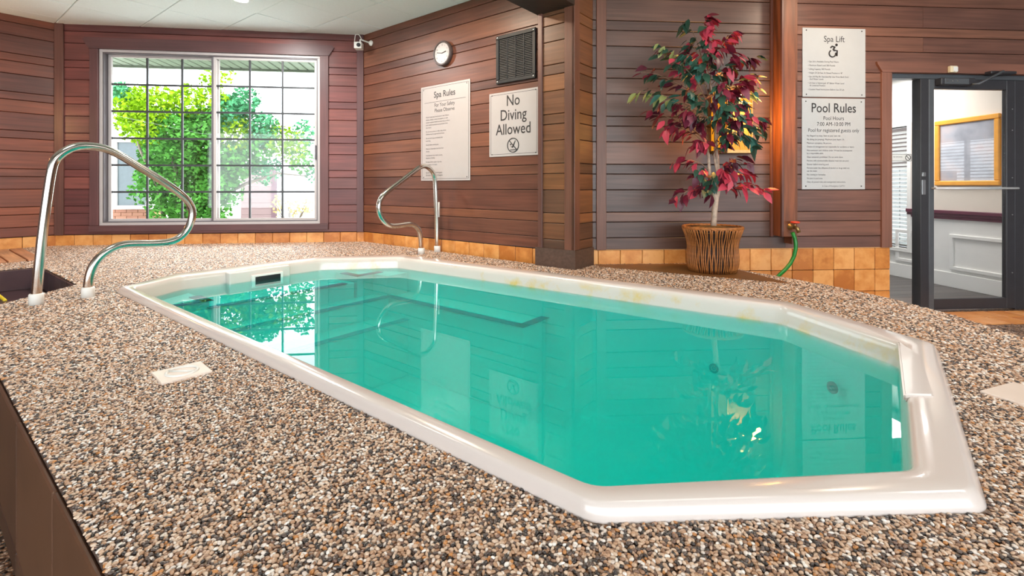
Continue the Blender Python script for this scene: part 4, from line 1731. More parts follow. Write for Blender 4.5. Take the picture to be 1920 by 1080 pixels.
for t in ('• Spa Lift is Available During Pool Hours', '• Maximum Rated Load 300 Pounds', '• Lifting Capacity 300 Pounds', '• Height Of Lift Seat At Raised Position is 18"', '• Spa Lift May Be Operated By User From Both Deck', '   And Water Levels', '• Lift Seat is Submerged 18" Below Water Level', '   At Lowered Position', '• Caution! Read Instructions Before Use Of Lift'):
    text_geo(bm, t, 0.0215, w * 0.085, zz, y, align='LEFT', sx=0.84)
    zz -= 0.0345 if not t.startswith('   ') else 0.036
    if t.endswith('Deck') or t.endswith('Level'):
        zz += 0.012
tag(mesh_obj('body_text', bm, M['ink_soft'], e), kind='stuff')

# pool rules
e, w, h, y = sign('pool_rules_sign', 'tall white sign headed Pool Rules to the right of the wooden post', WR, ((1503, 184), (1621, 355)), M['sign_white'], border=False)
bm = bmesh.new()
text_geo(bm, 'Pool Rules', 0.121, w * 0.5, h - 0.128, y, sx=0.84, bold=0.001)
mesh_obj('heading', bm, M['ink'], e)
bm = bmesh.new()
text_geo(bm, 'Pool Hours', 0.050, w * 0.5, h - 0.198, y, sx=0.86)
text_geo(bm, '7:00 AM-10:00 PM', 0.050, w * 0.5, h - 0.252, y, sx=0.86)
text_geo(bm, 'Pool for registered guests only', 0.047, w * 0.5, h - 0.308, y, sx=0.84)
tag(mesh_obj('hours_text', bm, M['ink'], e), kind='stuff')
bm = bmesh.new()
zz = h - 0.350
for t in ('No lifeguard on duty. Swim at your own risk.', 'No diving (no jumping). Maximum pool depth 5 ft.', 'Maximum occupancy 36 persons.', 'Owners & management not responsible for accidents or injury.', 'Non-swimmers and children under 14 must be accompanied', 'by a responsible adult.', 'Glass containers prohibited. Do not swim alone.', 'Persons with communicable diseases must not use pool.', 'Shower before entering pool.', 'Persons under the influence of alcohol or drugs shall not', 'use the water.', 'No running or horseplay.', 'No pets in pool area.', 'Obey all posted rules and management instructions.'):
    text_geo(bm, t, 0.0215, w * 0.075, zz, y, align='LEFT', sx=0.83)
    zz -= 0.0335 if not t.startswith(('Non', 'Persons under')) else 0.027
text_geo(bm, 'In Case of Emergency Call 911', 0.0215, w * 0.5, zz - 0.004, y, sx=0.83)
tag(mesh_obj('body_text', bm, M['ink_soft'], e), kind='stuff')

# clock
s, zz = WS.px(833, 101, 0.02)
ck = empty('wall_clock', 'small round dark rimmed clock on the wooden wall above the spa rules sign', 'clock')
WS.place(ck, s, zz, 0.018)
bm = bmesh.new()
rc = 0.133
lathe(bm, [(rc * 0.96, 0), (rc, 0.008), (rc, 0.035), (rc * 0.95, 0.045), (rc * 0.86, 0.046), (rc * 0.82, 0.036), (rc * 0.82, 0.02)], 36, axis='y')
mesh_obj('rim', bm, plain('clock_rim', lin(84, 72, 70), 0.3), ck, smooth=True, angle=50)
bm = bmesh.new()
lathe(bm, [(rc * 0.83, 0.018), (rc * 0.83, 0.0362)], 36, axis='y', smooth=False)
mesh_obj('dial', bm, M['sign_cream'], ck)
bm = bmesh.new()
for k in range(12):
    a = PI / 2 - k * PI / 6
    t = str(12 if k == 0 else k)
    text_geo(bm, t, 0.026, rc * 0.66 * math.cos(a), rc * 0.66 * math.sin(a) - 0.009, y=-0.0372)
tag(mesh_obj('numerals', bm, M['ink_soft'], ck), kind='stuff')
bm = bmesh.new()
for ang, ln, wd in ((math.radians(10), 0.062, 0.004), (math.radians(168), 0.075, 0.003)):
    tube(bm, [(0, -0.039, 0), (ln * math.cos(ang), -0.039, ln * math.sin(ang))], wd, 6)
mesh_obj('hands', bm, M['ink'], ck)

# vent
s0, zt = WS.px(932, 68, 0.02)
s1, zb = WS.px(1006, 146, 0.02)
_, zb2 = WS.px(932, 159, 0.02)
_, zt2 = WS.px(1006, 53, 0.02)
zt, zb = (zt + zt2) / 2, (zb + zb2) / 2
vt = empty('wall_vent', 'black louvred air vent with four columns of slats above the no diving sign', 'vent')
WS.place(vt, s0, zb, 0.018)
w, h = s1 - s0, zt - zb
bm = bmesh.new()
fw = 0.036
for q in ((0, w, 0, fw), (0, w, h - fw, h), (0, fw, fw, h - fw), (w - fw, w, fw, h - fw)):
    bevel_box(bm, q[0], q[1], -0.022, 0, q[2], q[3], r=0.004)
for k in range(1, 4):
    x = fw + (w - 2 * fw) * k / 4
    bevel_box(bm, x - 0.005, x + 0.005, -0.018, -0.002, fw, h - fw, r=0.002)
mesh_obj('frame', bm, M['black_plastic'], vt)
bm = bmesh.new()
box(bm, fw, w - fw, -0.004, 0.0, fw, h - fw)
mesh_obj('back_plate', bm, M['black_plastic'], vt)
for c in range(4):
    x0 = fw + (w - 2 * fw) * c / 4 + 0.005
    x1 = fw + (w - 2 * fw) * (c + 1) / 4 - 0.005
    n_s = 24
    for k in range(n_s):
        zc = fw + (h - 2 * fw) * (k + 0.5) / n_s
        bm = bmesh.new()
        v = [bm.verts.new(p) for p in ((x0, -0.003, 0.006), (x1, -0.003, 0.006), (x1, -0.016, -0.004), (x0, -0.016, -0.004), (x0, -0.003, 0.008), (x1, -0.003, 0.008), (x1, -0.016, -0.002), (x0, -0.016, -0.002))]
        for f in ((0, 1, 2, 3), (7, 6, 5, 4), (0, 4, 5, 1), (1, 5, 6, 2), (2, 6, 7, 3), (3, 7, 4, 0)):
            bm.faces.new([v[i] for i in f])
        bmesh.ops.recalc_face_normals(bm, faces=bm.faces[:])
        o = mesh_obj('slat', bm, M['black_slat'], vt)
        o.location = (0, 0, zc)
for x, zc in ((0.02, 0.02), (w - 0.02, 0.02), (0.02, h - 0.02), (w - 0.02, h - 0.02)):
    bm = bmesh.new()
    lathe(bm, [(0.009, 0), (0.009, 0.003), (0.004, 0.005)], 10, axis='y', center=(x, -0.022, zc))
    mesh_obj('screw', bm, M['steel'], vt)

# security camera in the corner
sc_ = empty('security_camera', 'tiny white security camera on a bent arm in the corner right of the window', 'camera')
s, zz = WS.px(696, 81, 0.02)
WS.place(sc_, s, zz, 0.016)
bm = bmesh.new()
lathe(bm, [(0.034, 0), (0.034, 0.012), (0.02, 0.03), (0.012, 0.034)], 16, axis='y')
mesh_obj('base', bm, M['white_plastic'], sc_)
bm = bmesh.new()
tube(bm, fillet([(0, -0.03, 0), (-0.02, -0.10, 0.012), (-0.03, -0.14, 0.02), (-0.03, -0.14, -0.02)], [0, 0.03, 0.01, 0], 4), 0.009, 8)
mesh_obj('arm', bm, M['white_plastic'], sc_)
bm = bmesh.new()
tube(bm, fillet([(-0.02, -0.12, 0.01), (-0.035, -0.15, 0.075), (-0.055, -0.19, 0.075), (-0.06, -0.20, -0.03)], [0, 0.03, 0.03, 0], 5), 0.005, 6)
mesh_obj('cable', bm, M['white_plastic'], sc_)
q = one_box('body', (-0.045, 0.045, -0.055, 0.05, -0.04, 0.04), M['white_plastic'], sc_, r=0.01, seg=2)
q.location = (-0.035, -0.155, -0.065)
q.rotation_euler = (0, 0, math.radians(40))
bm = bmesh.new()
lathe(bm, [(0.024, 0), (0.024, 0.008), (0.018, 0.012)], 14, axis='y', center=(0.012, -0.055, 0.0))
lens = mesh_obj('lens', bm, M['black_plastic'], q)

# ------------------------------------------------------------------ sconce behind the plant
s, zz = WR.px(1379, 225, 0.12)
sco = empty('wall_sconce', 'glowing amber wall lantern half hidden behind the leaves of the plant', 'lamp')
WR.place(sco, s, zz, 0.018)
plan = [(-0.17, 0.0), (-0.17, -0.07), (-0.10, -0.15), (0.10, -0.15), (0.17, -0.07), (0.17, 0.0)]
bm = bmesh.new()
prism(bm, plan, -0.27, 0.27)
mesh_obj('amber_glass', bm, M['lamp_amber'], sco)
bm = bmesh.new()
big = [(x * 1.1, y * 1.12) for x, y in plan]
prism(bm, big, 0.27, 0.295)
prism(bm, big, -0.295, -0.27)
for x, y in plan[1:5]:
    bevel_box(bm, x - 0.007, x + 0.007, y - 0.007, y + 0.007, -0.27, 0.27, r=0.002)
mesh_obj('cap', bm, M['brass'], sco)
cs, cz0 = WR.px(1389, 199, 0.17)
for k, (dx, dz) in enumerate(((0, 0.0), (0.03, 0.075))):
    bm = bmesh.new()
    tube(bm, [(cs - s + dx + 0.05 * math.cos(math.radians(a)), -0.160, cz0 - zz + dz + 0.032 * math.sin(math.radians(a))) for a in range(40, 321 - 120 * k, 20)], 0.008, 6)
    mesh_obj('lamp_tube', bm, M['lamp_core'], sco)
ld = bpy.data.lights.new('sconce_bulb', 'POINT')
ld.energy = 20
ld.color = (1.0, 0.48, 0.10)
ld.shadow_soft_size = 0.07
lo = bpy.data.objects.new('sconce_bulb', ld)
link(lo)
lo.location = WR.world(s + 0.06, zz, 0.30)
# twin lantern on the left wall, just outside the frame
ld2 = ld.copy()
ld2.energy = 14
ld2.color = (1.0, 0.55, 0.22)
lo2 = bpy.data.objects.new('sconce_bulb', ld2)
link(lo2)
lo2.location = WL.world(WL_LEN - 1.35, 2.0, 0.25)

# ------------------------------------------------------------------ hose and tap on the post
s, zz = WR.px(1482, 425, PD)
tap = empty('hose_tap', 'brass wall tap with a red handle on the wooden post', 'tap')
WR.place(tap, s, zz, PD)
bm = bmesh.new()
lathe(bm, [(0.03, 0), (0.03, 0.006), (0.014, 0.01), (0.014, 0.06)], 14, axis='y')
tube(bm, [(0, -0.05, 0), (0.012, -0.075, -0.008), (0.02, -0.085, -0.045)], [0.018, 0.017, 0.016], 12)
tube(bm, [(0, -0.055, 0), (0.0, -0.062, 0.035)], 0.010, 10)
mesh_obj('body', bm, M['brass'], tap)
bm = bmesh.new()
for k in range(6):
    a = k * PI / 3
    tube(bm, [(0, -0.062, 0.04), (0.030 * math.cos(a), -0.062 + 0.030 * math.sin(a), 0.042)], 0.006, 6)
tube(bm, [(0.030 * math.cos(k * PI / 8), -0.062 + 0.030 * math.sin(k * PI / 8), 0.042) for k in range(16)], 0.0085, 8, closed=True)
mesh_obj('handle', bm, M['red_handle'], tap)
hp = []
for x, y_, dep in ((1486, 436, .245), (1490, 446, .245), (1492, 456, .25), (1492, 466, .26), (1489, 480, .27), (1482, 494, .29), (1472, 506, .31), (1462, 515, .33), (1454, 523, .36), (1449, 532, .39)):
    a, zz = WR.px(x, y_, dep)
    hp.append(WR.world(a, zz, dep))
bm = bmesh.new()
tube(bm, hp, 0.0155, 12)
tag(mesh_obj('garden_hose', bm, M['hose']), 'green garden hose hanging from the red handled tap', 'hose')

# deck marker tiles
def marker(label, corners, sym=True):
    P = [at_z(x, y, DECK + 0.010) for x, y in corners]
    c = sum(P, Vector()) / 4
    ex = (P[1] - P[0]).xy.to_3d()
    sz = 0.152
    ang = math.atan2(ex.y, ex.x)
    e = empty('depth_marker', label, 'tile', loc=(c.x, c.y, DECK + 0.0), rotz=ang)
    hs = ex.length / 2
    hs2 = (P[3] - P[0]).xy.length / 2
    one_box('plate', (-hs, hs, -hs2, hs2, -0.002, 0.010), plain('marker_tile', lin(232, 214, 200), 0.3, var=0.03), e, r=0.002)
    if sym:
        bm = bmesh.new()
        rr = hs2 * 0.66
        tube(bm, [(rr * math.cos(k * PI / 16), rr * math.sin(k * PI / 16), 0.0095) for k in range(32)], [0.006] * 32, 6, closed=True)
        tube(bm, [(-rr * .7, rr * .7, 0.0095), (rr * .7, -rr * .7, 0.0095)], 0.006, 6)
        mesh_obj('symbol', bm, M['white_plastic'], e)
    return e


marker('pale square no diving tile set in the pebbles in front of the spa at left', ((306, 718), (402, 694), (373, 677), (280, 699)))
marker('pale square tile set in the pebbles at the right edge beyond the spa', ((1925, 775), (1990, 755), (1960, 725), (1906, 734)), sym=False)

# ------------------------------------------------------------------ artificial tree in a wicker basket
base = at_z(1345, 513, DECK)
base = Vector((base.x, base.y, 0)) + Vector((0.02, 0.11, 0))
tree = empty('potted_tree', 'artificial tree with burgundy and green leaves in a round wicker basket', 'plant', loc=(base.x, base.y, DECK + 0.004), rotz=-YAW)
BH, RB, RT = 0.355, 0.180, 0.226
bask = bpy.data.objects.new('basket', None)
link(bask, tree)
M['wicker'] = plain('wicker', lin(160, 98, 46), 0.45, var=0.4, scale=25)
M['wicker_dark'] = plain('wicker_dark', lin(46, 26, 18), 0.7)


def brad(f, k=0):
    return RB + (RT - RB) * f + 0.012 * math.sin(f * PI * 2.2 + 0.3)


bm = bmesh.new()
lathe(bm, [(RB * 0.97 - 0.012, 0.0)] + [(brad(f / 10) - 0.014, BH * f / 10) for f in range(11)] + [(RT - 0.03, BH - 0.004), (0.05, BH - 0.02)], 32)
mesh_obj('liner', bm, M['wicker_dark'], bask)
NS = 74
me0 = None
for k in range(NS):
    a = 2 * PI * k / NS
    if me0 is None or k < 6:
        bm = bmesh.new()
        ph = random.random() * 6
        pts = []
        for i in range(12):
            f = i / 11
            r = brad(f) - 0.004
            da = 0.020 * math.sin(f * 9 + ph)
            pts.append((r * math.cos(da), r * math.sin(da), 0.004 + BH * f * 0.985))
        tube(bm, pts, 0.0052, 5)
        o = mesh_obj('wicker_rod', bm, M['wicker'], bask)
        me0 = me0 or []
        me0.append(o.data)
    else:
        o = link(bpy.data.objects.new('wicker_rod', random.choice(me0)), bask)
    o.rotation_euler = (0, 0, a)
bm = bmesh.new()
for k in range(3):
    pts = [((RT + 0.004 * math.sin(t * 3 * PI / 8 + k * 2.1)) * math.cos(2 * PI * t / 64), (RT + 0.004 * math.sin(t * 3 * PI / 8 + k * 2.1)) * math.sin(2 * PI * t / 64), BH + 0.006 * math.cos(t * 3 * PI / 8 + k * 2.1)) for t in range(64)]
    tube(bm, pts, 0.009, 6, closed=True)
mesh_obj('basket_rim', bm, M['wicker'], bask)
bm = bmesh.new()
lathe(bm, [(RT - 0.012, BH - 0.035), (RT - 0.03, BH - 0.012), (0.1, BH + 0.008), (0.001, BH + 0.014)], 28)
mesh_obj('moss', bm, M['soil'], bask)

PXM = 3.87 / 900.0     # metres per photo pixel at the tree


def tp(x, y, dy=0.0):
    """photo position of the tree, relative to the basket centre"""
    return Vector(((x - 1345) * PXM, dy, BH + (437 - y) * PXM))


stems = [
    ([tp(1347, 437), tp(1349, 410), tp(1352, 385), tp(1345, 365), tp(1340, 340), tp(1338, 300), tp(1330, 270)], [0.024, 0.022, 0.021, 0.015, 0.013, 0.011, 0.009]),
    ([tp(1351, 395), tp(1356, 370), tp(1356, 330), tp(1354, 290), tp(1350, 240), tp(1345, 180), tp(1325, 110)], [0.015, 0.013, 0.012, 0.011, 0.010, 0.007, 0.004]),
    ([tp(1353, 392), tp(1360, 360), tp(1352, 320), tp(1348, 300), tp(1356, 260), tp(1362, 210)], [0.010, 0.010, 0.009, 0.008, 0.007, 0.005]),
]
for P, Rr in stems:
    bm = bmesh.new()
    tube(bm, P, Rr, 10)
    mesh_obj('trunk', bm, M['bark'], tree)

M['twig'] = plain('twig', lin(150, 120, 96), 0.8)
leaf_cols = {
    'leaf_burgundy': (lin(112, 28, 46), lin(138, 36, 60)),
    'leaf_red': (lin(190, 52, 72), lin(206, 70, 90)),
    'leaf_plum': (lin(76, 24, 40), lin(98, 32, 52)),
    'leaf_green': (lin(42, 74, 58), lin(62, 98, 76)),
    'leaf_teal': (lin(54, 104, 92), lin(80, 132, 118)),
    'leaf_lime': (lin(130, 140, 74), lin(160, 164, 100)),
}
LM = {}
for k, (c0, c1) in leaf_cols.items():
    m, nt, b = new_mat(k)
    oi = node(nt, 'ShaderNodeObjectInfo')
    r = ramp(nt, [(0.0, c0), (1.0, c1)])
    L(nt, oi.outputs['Random'], r.inputs['Fac'])
    L(nt, r.outputs['Color'], b.inputs['Base Color'])
    b.inputs['Roughness'].default_value = 0.42
    LM[k] = m


def leaf_mesh(bend, wid):
    bm = bmesh.new()
    st = [(0, 0.0), (0.18, 0.62), (0.42, 1.0), (0.70, 0.72), (0.88, 0.3), (1.0, 0.0)]
    rows = []
    for x, wv in st:
        hh = -bend * x * x
        if wv == 0:
            rows.append([bm.verts.new((x, 0, hh))])
        else:
            rows.append([bm.verts.new((x, -wid * wv, hh + 0.05 * wv)), bm.verts.new((x, 0, hh)), bm.verts.new((x, wid * wv, hh + 0.05 * wv))])
    for a, b in zip(rows, rows[1:]):
        if len(a) == 1:
            bm.faces.new((a[0], b[0], b[1]))
            bm.faces.new((a[0], b[1], b[2]))
        elif len(b) == 1:
            bm.faces.new((a[0], b[0], a[1]))
            bm.faces.new((a[1], b[0], a[2]))
        else:
            bm.faces.new((a[0], b[0], b[1], a[1]))
            bm.faces.new((a[1], b[1], b[2], a[2]))
    return bm


leaf_data = {}
for k in LM:
    leaf_data[k] = []
    for bend, wid in ((0.25, 0.24), (0.5, 0.27), (0.1, 0.22)):
        bm = leaf_mesh(bend, wid)
        me = bpy.data.meshes.new('leaf')
        bm.to_mesh(me)
        bm.free()
        me.materials.append(LM[k])
        me.polygons.foreach_set('use_smooth', [True] * len(me.polygons))
        leaf_data[k].append(me)

# sprays: photo end point, kinds of leaf, number of leaves
G, B, Rd, T, Pm, Y_ = 'leaf_green', 'leaf_burgundy', 'leaf_red', 'leaf_teal', 'leaf_plum', 'leaf_lime'
sprays = [
    ((1330, 110), (1332, 40), [Rd, Rd, B], 9, 0.0), ((1325, 115), (1293, 44), [G, G], 5, 0.0), ((1340, 140), (1392, 62), [B, Rd, Pm], 10, 0.05),
    ((1330, 140), (1325, 60), [Rd, Rd, G], 8, -0.08), ((1335, 160), (1352, 75), [Rd, B, Pm], 8, 0.1), ((1340, 170), (1426, 115), [G, B, Pm], 11, 0.0),
    ((1335, 170), (1240, 95), [G, Y_, B, G], 11, 0.0), ((1330, 200), (1215, 140), [Pm, G, B], 9, 0.08), ((1335, 230), (1202, 178), [Y_, G, G], 9, 0.0),
    ((1335, 200), (1260, 130), [B, Rd, G], 10, -0.12), ((1338, 190), (1285, 115), [G, T, G], 10, -0.1), ((1340, 185), (1320, 115), [G, G, Pm], 10, -0.16),
    ((1340, 190), (1375, 120), [Rd, B, G], 10, -0.14), ((1345, 210), (1405, 165), [B, Rd, B], 12, -0.12), ((1350, 230), (1428, 180), [T, G, T], 8, 0.02),
    ((1345, 240), (1432, 235), [Rd, B, T], 10, -0.04), ((1345, 250), (1436, 255), [G, T, G], 9, 0.0), ((1350, 260), (1405, 285), [T, G, T], 11, -0.14),
    ((1335, 250), (1245, 200), [G, T, B], 9, -0.08), ((1330, 270), (1228, 222), [B, Pm], 6, 0.06), ((1335, 260), (1285, 190), [G, T, G], 11, -0.18),
    ((1335, 270), (1280, 225), [B, Pm, B], 11, -0.12), ((1332, 280), (1252, 250), [Rd, B], 9, -0.04), ((1332, 290), (1300, 285), [B, Rd, B], 11, -0.14),
    ((1340, 230), (1335, 180), [Pm, G, B], 11, -0.2), ((1345, 260), (1345, 215), [G, B, T], 11, -0.2), ((1348, 280), (1370, 240), [G, Pm, B], 10, -0.2),
    ((1345, 300), (1360, 275), [G, Pm, B], 9, -0.16), ((1340, 330), (1272, 315), [Rd, Rd, B], 7, -0.02), ((1342, 360), (1308, 335), [Rd, Pm, G], 7, -0.08),
    ((1345, 365), (1275, 385), [Pm, B, Rd], 8, -0.03), ((1350, 370), (1440, 365), [Rd, Rd, B], 9, -0.03), ((1355, 350), (1408, 335), [Rd, B], 7, -0.05),
    ((1352, 340), (1385, 315), [B, Rd, Pm], 8, -0.1), ((1345, 345), (1330, 375), [G, Pm, T], 8, -0.1), ((1355, 335), (1360, 355), [Rd, Rd, B], 7, -0.1),
    ((1345, 240), (1390, 210), [B, Pm, T], 8, -0.16), ((1340, 150), (1300, 80), [Rd, G, B], 7, 0.1), ((1345, 200), (1430, 150), [G, B], 7, 0.12),
]
rnd = random.Random(11)
leaves = []
branch_bm = bmesh.new()
for (x0, y0), (x1, y1), kinds, nl, dep in sprays:
    dep = dep * (0.5 if dep > 0 else 1.2)
    p, q = tp(x0, y0), tp(x1, y1, dep)
    mid = (p + q) / 2 + Vector((0, dep * 0.2, 0.05))
    P = [p, (p + mid) / 2 + Vector((0, 0, 0.02)), mid, (mid + q) / 2 + Vector((0, 0, 0.02)), q]
    bm = bmesh.new()
    tube(bm, P, [0.004, 0.0035, 0.003, 0.0025, 0.0015], 5)
    mesh_obj('twig', bm, M['twig'], tree)
    nl2 = int(nl * 2.6)
    for i in range(nl2):
        f = 0.22 + 0.80 * (i + 0.5) / nl2
        f = min(f, 1.0)
        seg = min(3, int(f * 4))
        c = P[seg].lerp(P[seg + 1], f * 4 - seg)
        kd = rnd.choice(kinds)
        ln = rnd.uniform(0.078, 0.122)
        dirv = (q - p).normalized()
        yaw = math.atan2(dirv.y, dirv.x) + rnd.uniform(-1.1, 1.1)
        off = Vector((rnd.gauss(0, 0.018), rnd.gauss(0, 0.03), rnd.gauss(0, 0.018)))
        c = c + off
        c.y = min(c.y, 0.04)
        leaves.append((c, ln, (rnd.uniform(-0.9, 0.9), rnd.uniform(-0.1, 1.1), yaw), kd))
# the 290 leaves nearest the front are parts, the others one mass per colour
leaves.sort(key=lambda t: t[0].y - t[1] * 0.6)
for c, ln, rot, kd in leaves[:290]:
    o = link(bpy.data.objects.new('leaf', rnd.choice(leaf_data[kd])), tree)
    o.location = c
    o.scale = (ln, ln, ln)
    o.rotation_euler = rot
from mathutils import Euler
for key in LM:
    verts, faces = [], []
    for c, ln, rot, kd in leaves[290:]:
        if kd != key:
            continue
        me = rnd.choice(leaf_data[kd])
        mt = Matrix.Translation(c) @ Euler(rot).to_matrix().to_4x4() @ Matrix.Scale(ln, 4)
        i0 = len(verts)
        verts += [tuple(mt @ v.co) for v in me.vertices]
        faces += [tuple(i0 + k for k in f.vertices) for f in me.polygons]
    if faces:
        me = bpy.data.meshes.new('foliage')
        me.from_pydata(verts, [], faces)
        me.materials.append(LM[key])
        me.polygons.foreach_set('use_smooth', [True] * len(me.polygons))
        tag(link(bpy.data.objects.new('foliage', me), tree), kind='stuff')
# a fallen sprig on the moss
for k in range(5):
    o = link(bpy.data.objects.new('leaf', leaf_data[Rd][k % 3]), tree)
    o.location = tp(1334, 452, -0.10) + Vector((0, 0, 0.035))
    o.scale = (0.07,) * 3
    o.rotation_euler = (0.3, -0.35, k * 1.25)

# ------------------------------------------------------------------ outside the window
M['bounce_ground'] = plain('bounce_ground', lin(226, 226, 216), 0.9, var=0.15, scale=3)  # ground made near-white to bounce extra daylight onto the ceiling
bm = bmesh.new()
box(bm, -30, 20, 6.5, 40, -0.2, 0.0)
tag(mesh_obj('ground_outside', bm, M['bounce_ground']), kind='structure')
# eave soffit with ribs
M['soffit'] = plain('soffit', lin(118, 130, 112), 0.5, var=0.02)
bm = bmesh.new()
sz0 = 2.86
nrib = 60
for k in range(nrib):
    x0 = -6.5 + k * 0.13
    v = [bm.verts.new(p) for p in ((x0, 6.34, sz0), (x0 + 0.10, 6.34, sz0), (x0 + 0.115, 6.34, sz0 + 0.06), (x0 + 0.13, 6.34, sz0), (x0, 7.30, sz0), (x0 + 0.10, 7.30, sz0), (x0 + 0.115, 7.30, sz0 + 0.06), (x0 + 0.13, 7.30, sz0))]
    for a, b in ((0, 1), (1, 2), (2, 3)):
        bm.faces.new((v[a], v[b], v[b + 4], v[a + 4]))
box(bm, -6.5, 1.3, 7.30, 7.34, sz0 - 0.03, sz0 + 0.22)
box(bm, -6.5, 1.3, 6.34, 7.34, sz0 + 0.2, sz0 + 0.24)
tag(mesh_obj('eave_soffit', bm, M['soffit']), kind='structure')


def out_at(x, y, Y):
    d = ray(x, y)
    t = Y / (d.x * SY + d.y * CY)
    return Vector((0, 0, CAMZ)) + d * t


# wing of the building at left with a window and a brick base
wing = empty('building_wing', 'white sided building wing with brick base behind the left panes of the window', 'building')
M['siding'] = plain('siding', lin(224, 226, 226), 0.6, var=0.02)
M['brick'] = mottled('brick', [lin(128, 84, 66), lin(140, 98, 78)], rough=0.8)
YB = 11.5
pA, pB = out_at(150, 350, YB), out_at(292, 350, YB)
gz = 0.0
for k in range(14):
    o = one_box('siding_board', (0, pB.x - pA.x + 1.2, -0.03, 0.1, 0, 0.198), M['siding'], wing, r=0.004)
    o.location = (pA.x - 1.2, pA.y, 0.62 + k * 0.2)
zbk = 0.62
nb = 0
for r_ in range(5):
    for c_ in range(11):
        o = one_box('brick', (0, 0.24, -0.04, 0.08, 0, 0.075), M['brick'], wing, r=0.004)
        o.location = (pB.x - 0.25 - c_ * 0.25 - (0.125 if r_ % 2 else 0), pA.y, 0.22 + r_ * 0.08)
one_box('footing', (pA.x - 1.2, pB.x, pA.y - 0.02, pA.y + 0.2, 0, 0.6), M['grout'], wing)
a, b = out_at(216, 262, YB - 0.1), out_at(276, 390, YB - 0.1)
wf = frame_rect('window', 0, b.x - a.x, 0, a.z - b.z, 0.06, -0.05, 0.05, M['white_vinyl'], wing)
wf.location = (a.x, a.y, b.z)
bm = bmesh.new()
box(bm, 0.06, b.x - a.x - 0.06, -0.01, 0.0, 0.06, a.z - b.z - 0.06)
mesh_obj('pane', bm, plain('grey_pane', lin(74, 84, 88), 0.2), wf)
# pale building at right
wing2 = empty('building_block', 'pale pinkish building beyond the tree, seen at lower right of the window', 'building')
M['siding_pink'] = plain('siding_pink', lin(118, 96, 96), 0.6, var=0.03)
YC = 14.0
pA, pB = out_at(452, 350, YC), out_at(507, 350, YC)
zt = out_at(480, 314, YC).z
nbd = 10
for k in range(nbd):
    o = one_box('siding_board', (0, pB.x - pA.x, -0.03, 0.1, 0, zt / nbd - 0.003), M['siding_pink'], wing2, r=0.004)
    o.location = (pA.x, pA.y, k * zt / nbd)
one_box('corner_post', (pB.x, pB.x + 0.12, pA.y - 0.05, pA.y + 0.1, 0, zt), plain('corner_post', lin(92, 66, 74), 0.6), wing2)
pC = out_at(600, 350, YC)
bm = bmesh.new()
box(bm, pB.x + 0.12, pC.x + 1.0, pA.y + 0.3, pA.y + 0.4, 0, zt * 0.96)
mesh_obj('far_wall', bm, M['siding'], wing2)

# tree outside
ot = empty('courtyard_tree', 'leafy green maple tree outside behind the window panes', 'tree')
YT = 8.9
tb = out_at(318, 430, YT)
ot.location = (tb.x, tb.y, 0)
M['out_bark'] = plain('out_bark', lin(120, 108, 96), 0.9, var=0.3, scale=20)


def otp(x, y, dy=0.0):
    p = out_at(x, y, YT + dy)
    return p - Vector((tb.x, tb.y, 0))


limbs = [[(310, 470), (322, 400), (350, 340), (372, 280), (380, 200)], [(314, 470), (306, 400), (296, 350), (262, 280), (240, 190)],
         [(318, 470), (345, 400), (400, 350), (460, 320), (540, 300)], [(312, 470), (330, 390), (380, 330), (430, 260), (470, 200)],
         [(345, 400), (410, 370), (460, 345), (520, 325), (575, 330)], [(330, 390), (330, 320), (310, 250), (320, 170)]]
for k, lm in enumerate(limbs):
    bm = bmesh.new()
    P = [otp(x, y, 0.25 * math.sin(k * 2 + i) * (i > 0)) for i, (x, y) in enumerate(lm)]
    tube(bm, P, [0.05 * (1 - 0.8 * i / (len(P) - 1)) for i in range(len(P))], 7)
    mesh_obj('branch', bm, M['out_bark'], ot)
clusters = [((260, 190), 34, 'y', 1), ((225, 175), 22, 't', 1), ((300, 200), 40, 'y', 1), ((350, 195), 40, 'y', 1), ((255, 225), 42, 'y', 1.2), ((330, 245), 45, 'g', 1.2),
            ((385, 235), 40, 'g', 1), ((300, 285), 44, 'g', 1), ((360, 300), 45, 'g', 1.2), ((400, 190), 34, 'y', .8), ((430, 210), 36, 't', 1), ((460, 190), 30, 't', .7),
            ((440, 250), 40, 'y', 1), ((490, 245), 36, 't', 1), ((520, 260), 34, 'y', .8), ((550, 275), 34, 'y', .7), ((570, 250), 26, 't', .4), ((480, 280), 36, 'g', .9), ((420, 300), 40, 'g', 1), ((565, 300), 26, 'g', .5),
            ((320, 350), 40, 'g', .9), ((380, 360), 44, 'g', 1), ((300, 390), 32, 'g', .6), ((350, 400), 40, 'g', .8), ((400, 400), 36, 'g', .6), ((430, 360), 30, 'g', .7), ((260, 360), 24, 'g', .35), ((500, 320), 30, 't', .4), ((590, 330), 18, 't', .3),
            ((330, 300), 48, 'g', 1), ((370, 260), 48, 'g', 1), ((290, 330), 40, 'g', .8), ((400, 340), 44, 'g', .9), ((430, 320), 36, 'g', .7), ((340, 380), 36, 'g', .8), ((380, 400), 34, 'g', .7), ((450, 300), 36, 'g', .7), ((240, 200), 34, 'y', .8), ((280, 240), 40, 'y', .9), ((390, 150), 22, 'y', .5), ((420, 140), 22, 'y', .4)]
M['ol_y'] = plain('ol_y', lin(134, 172, 20), 0.7, var=0.3, scale=3, spec=0.08)
M['ol_g'] = plain('ol_g', lin(80, 142, 56), 0.7, var=0.35, scale=3, spec=0.08)
M['ol_t'] = plain('ol_t', lin(74, 140, 96), 0.7, var=0.35, scale=3, spec=0.08)
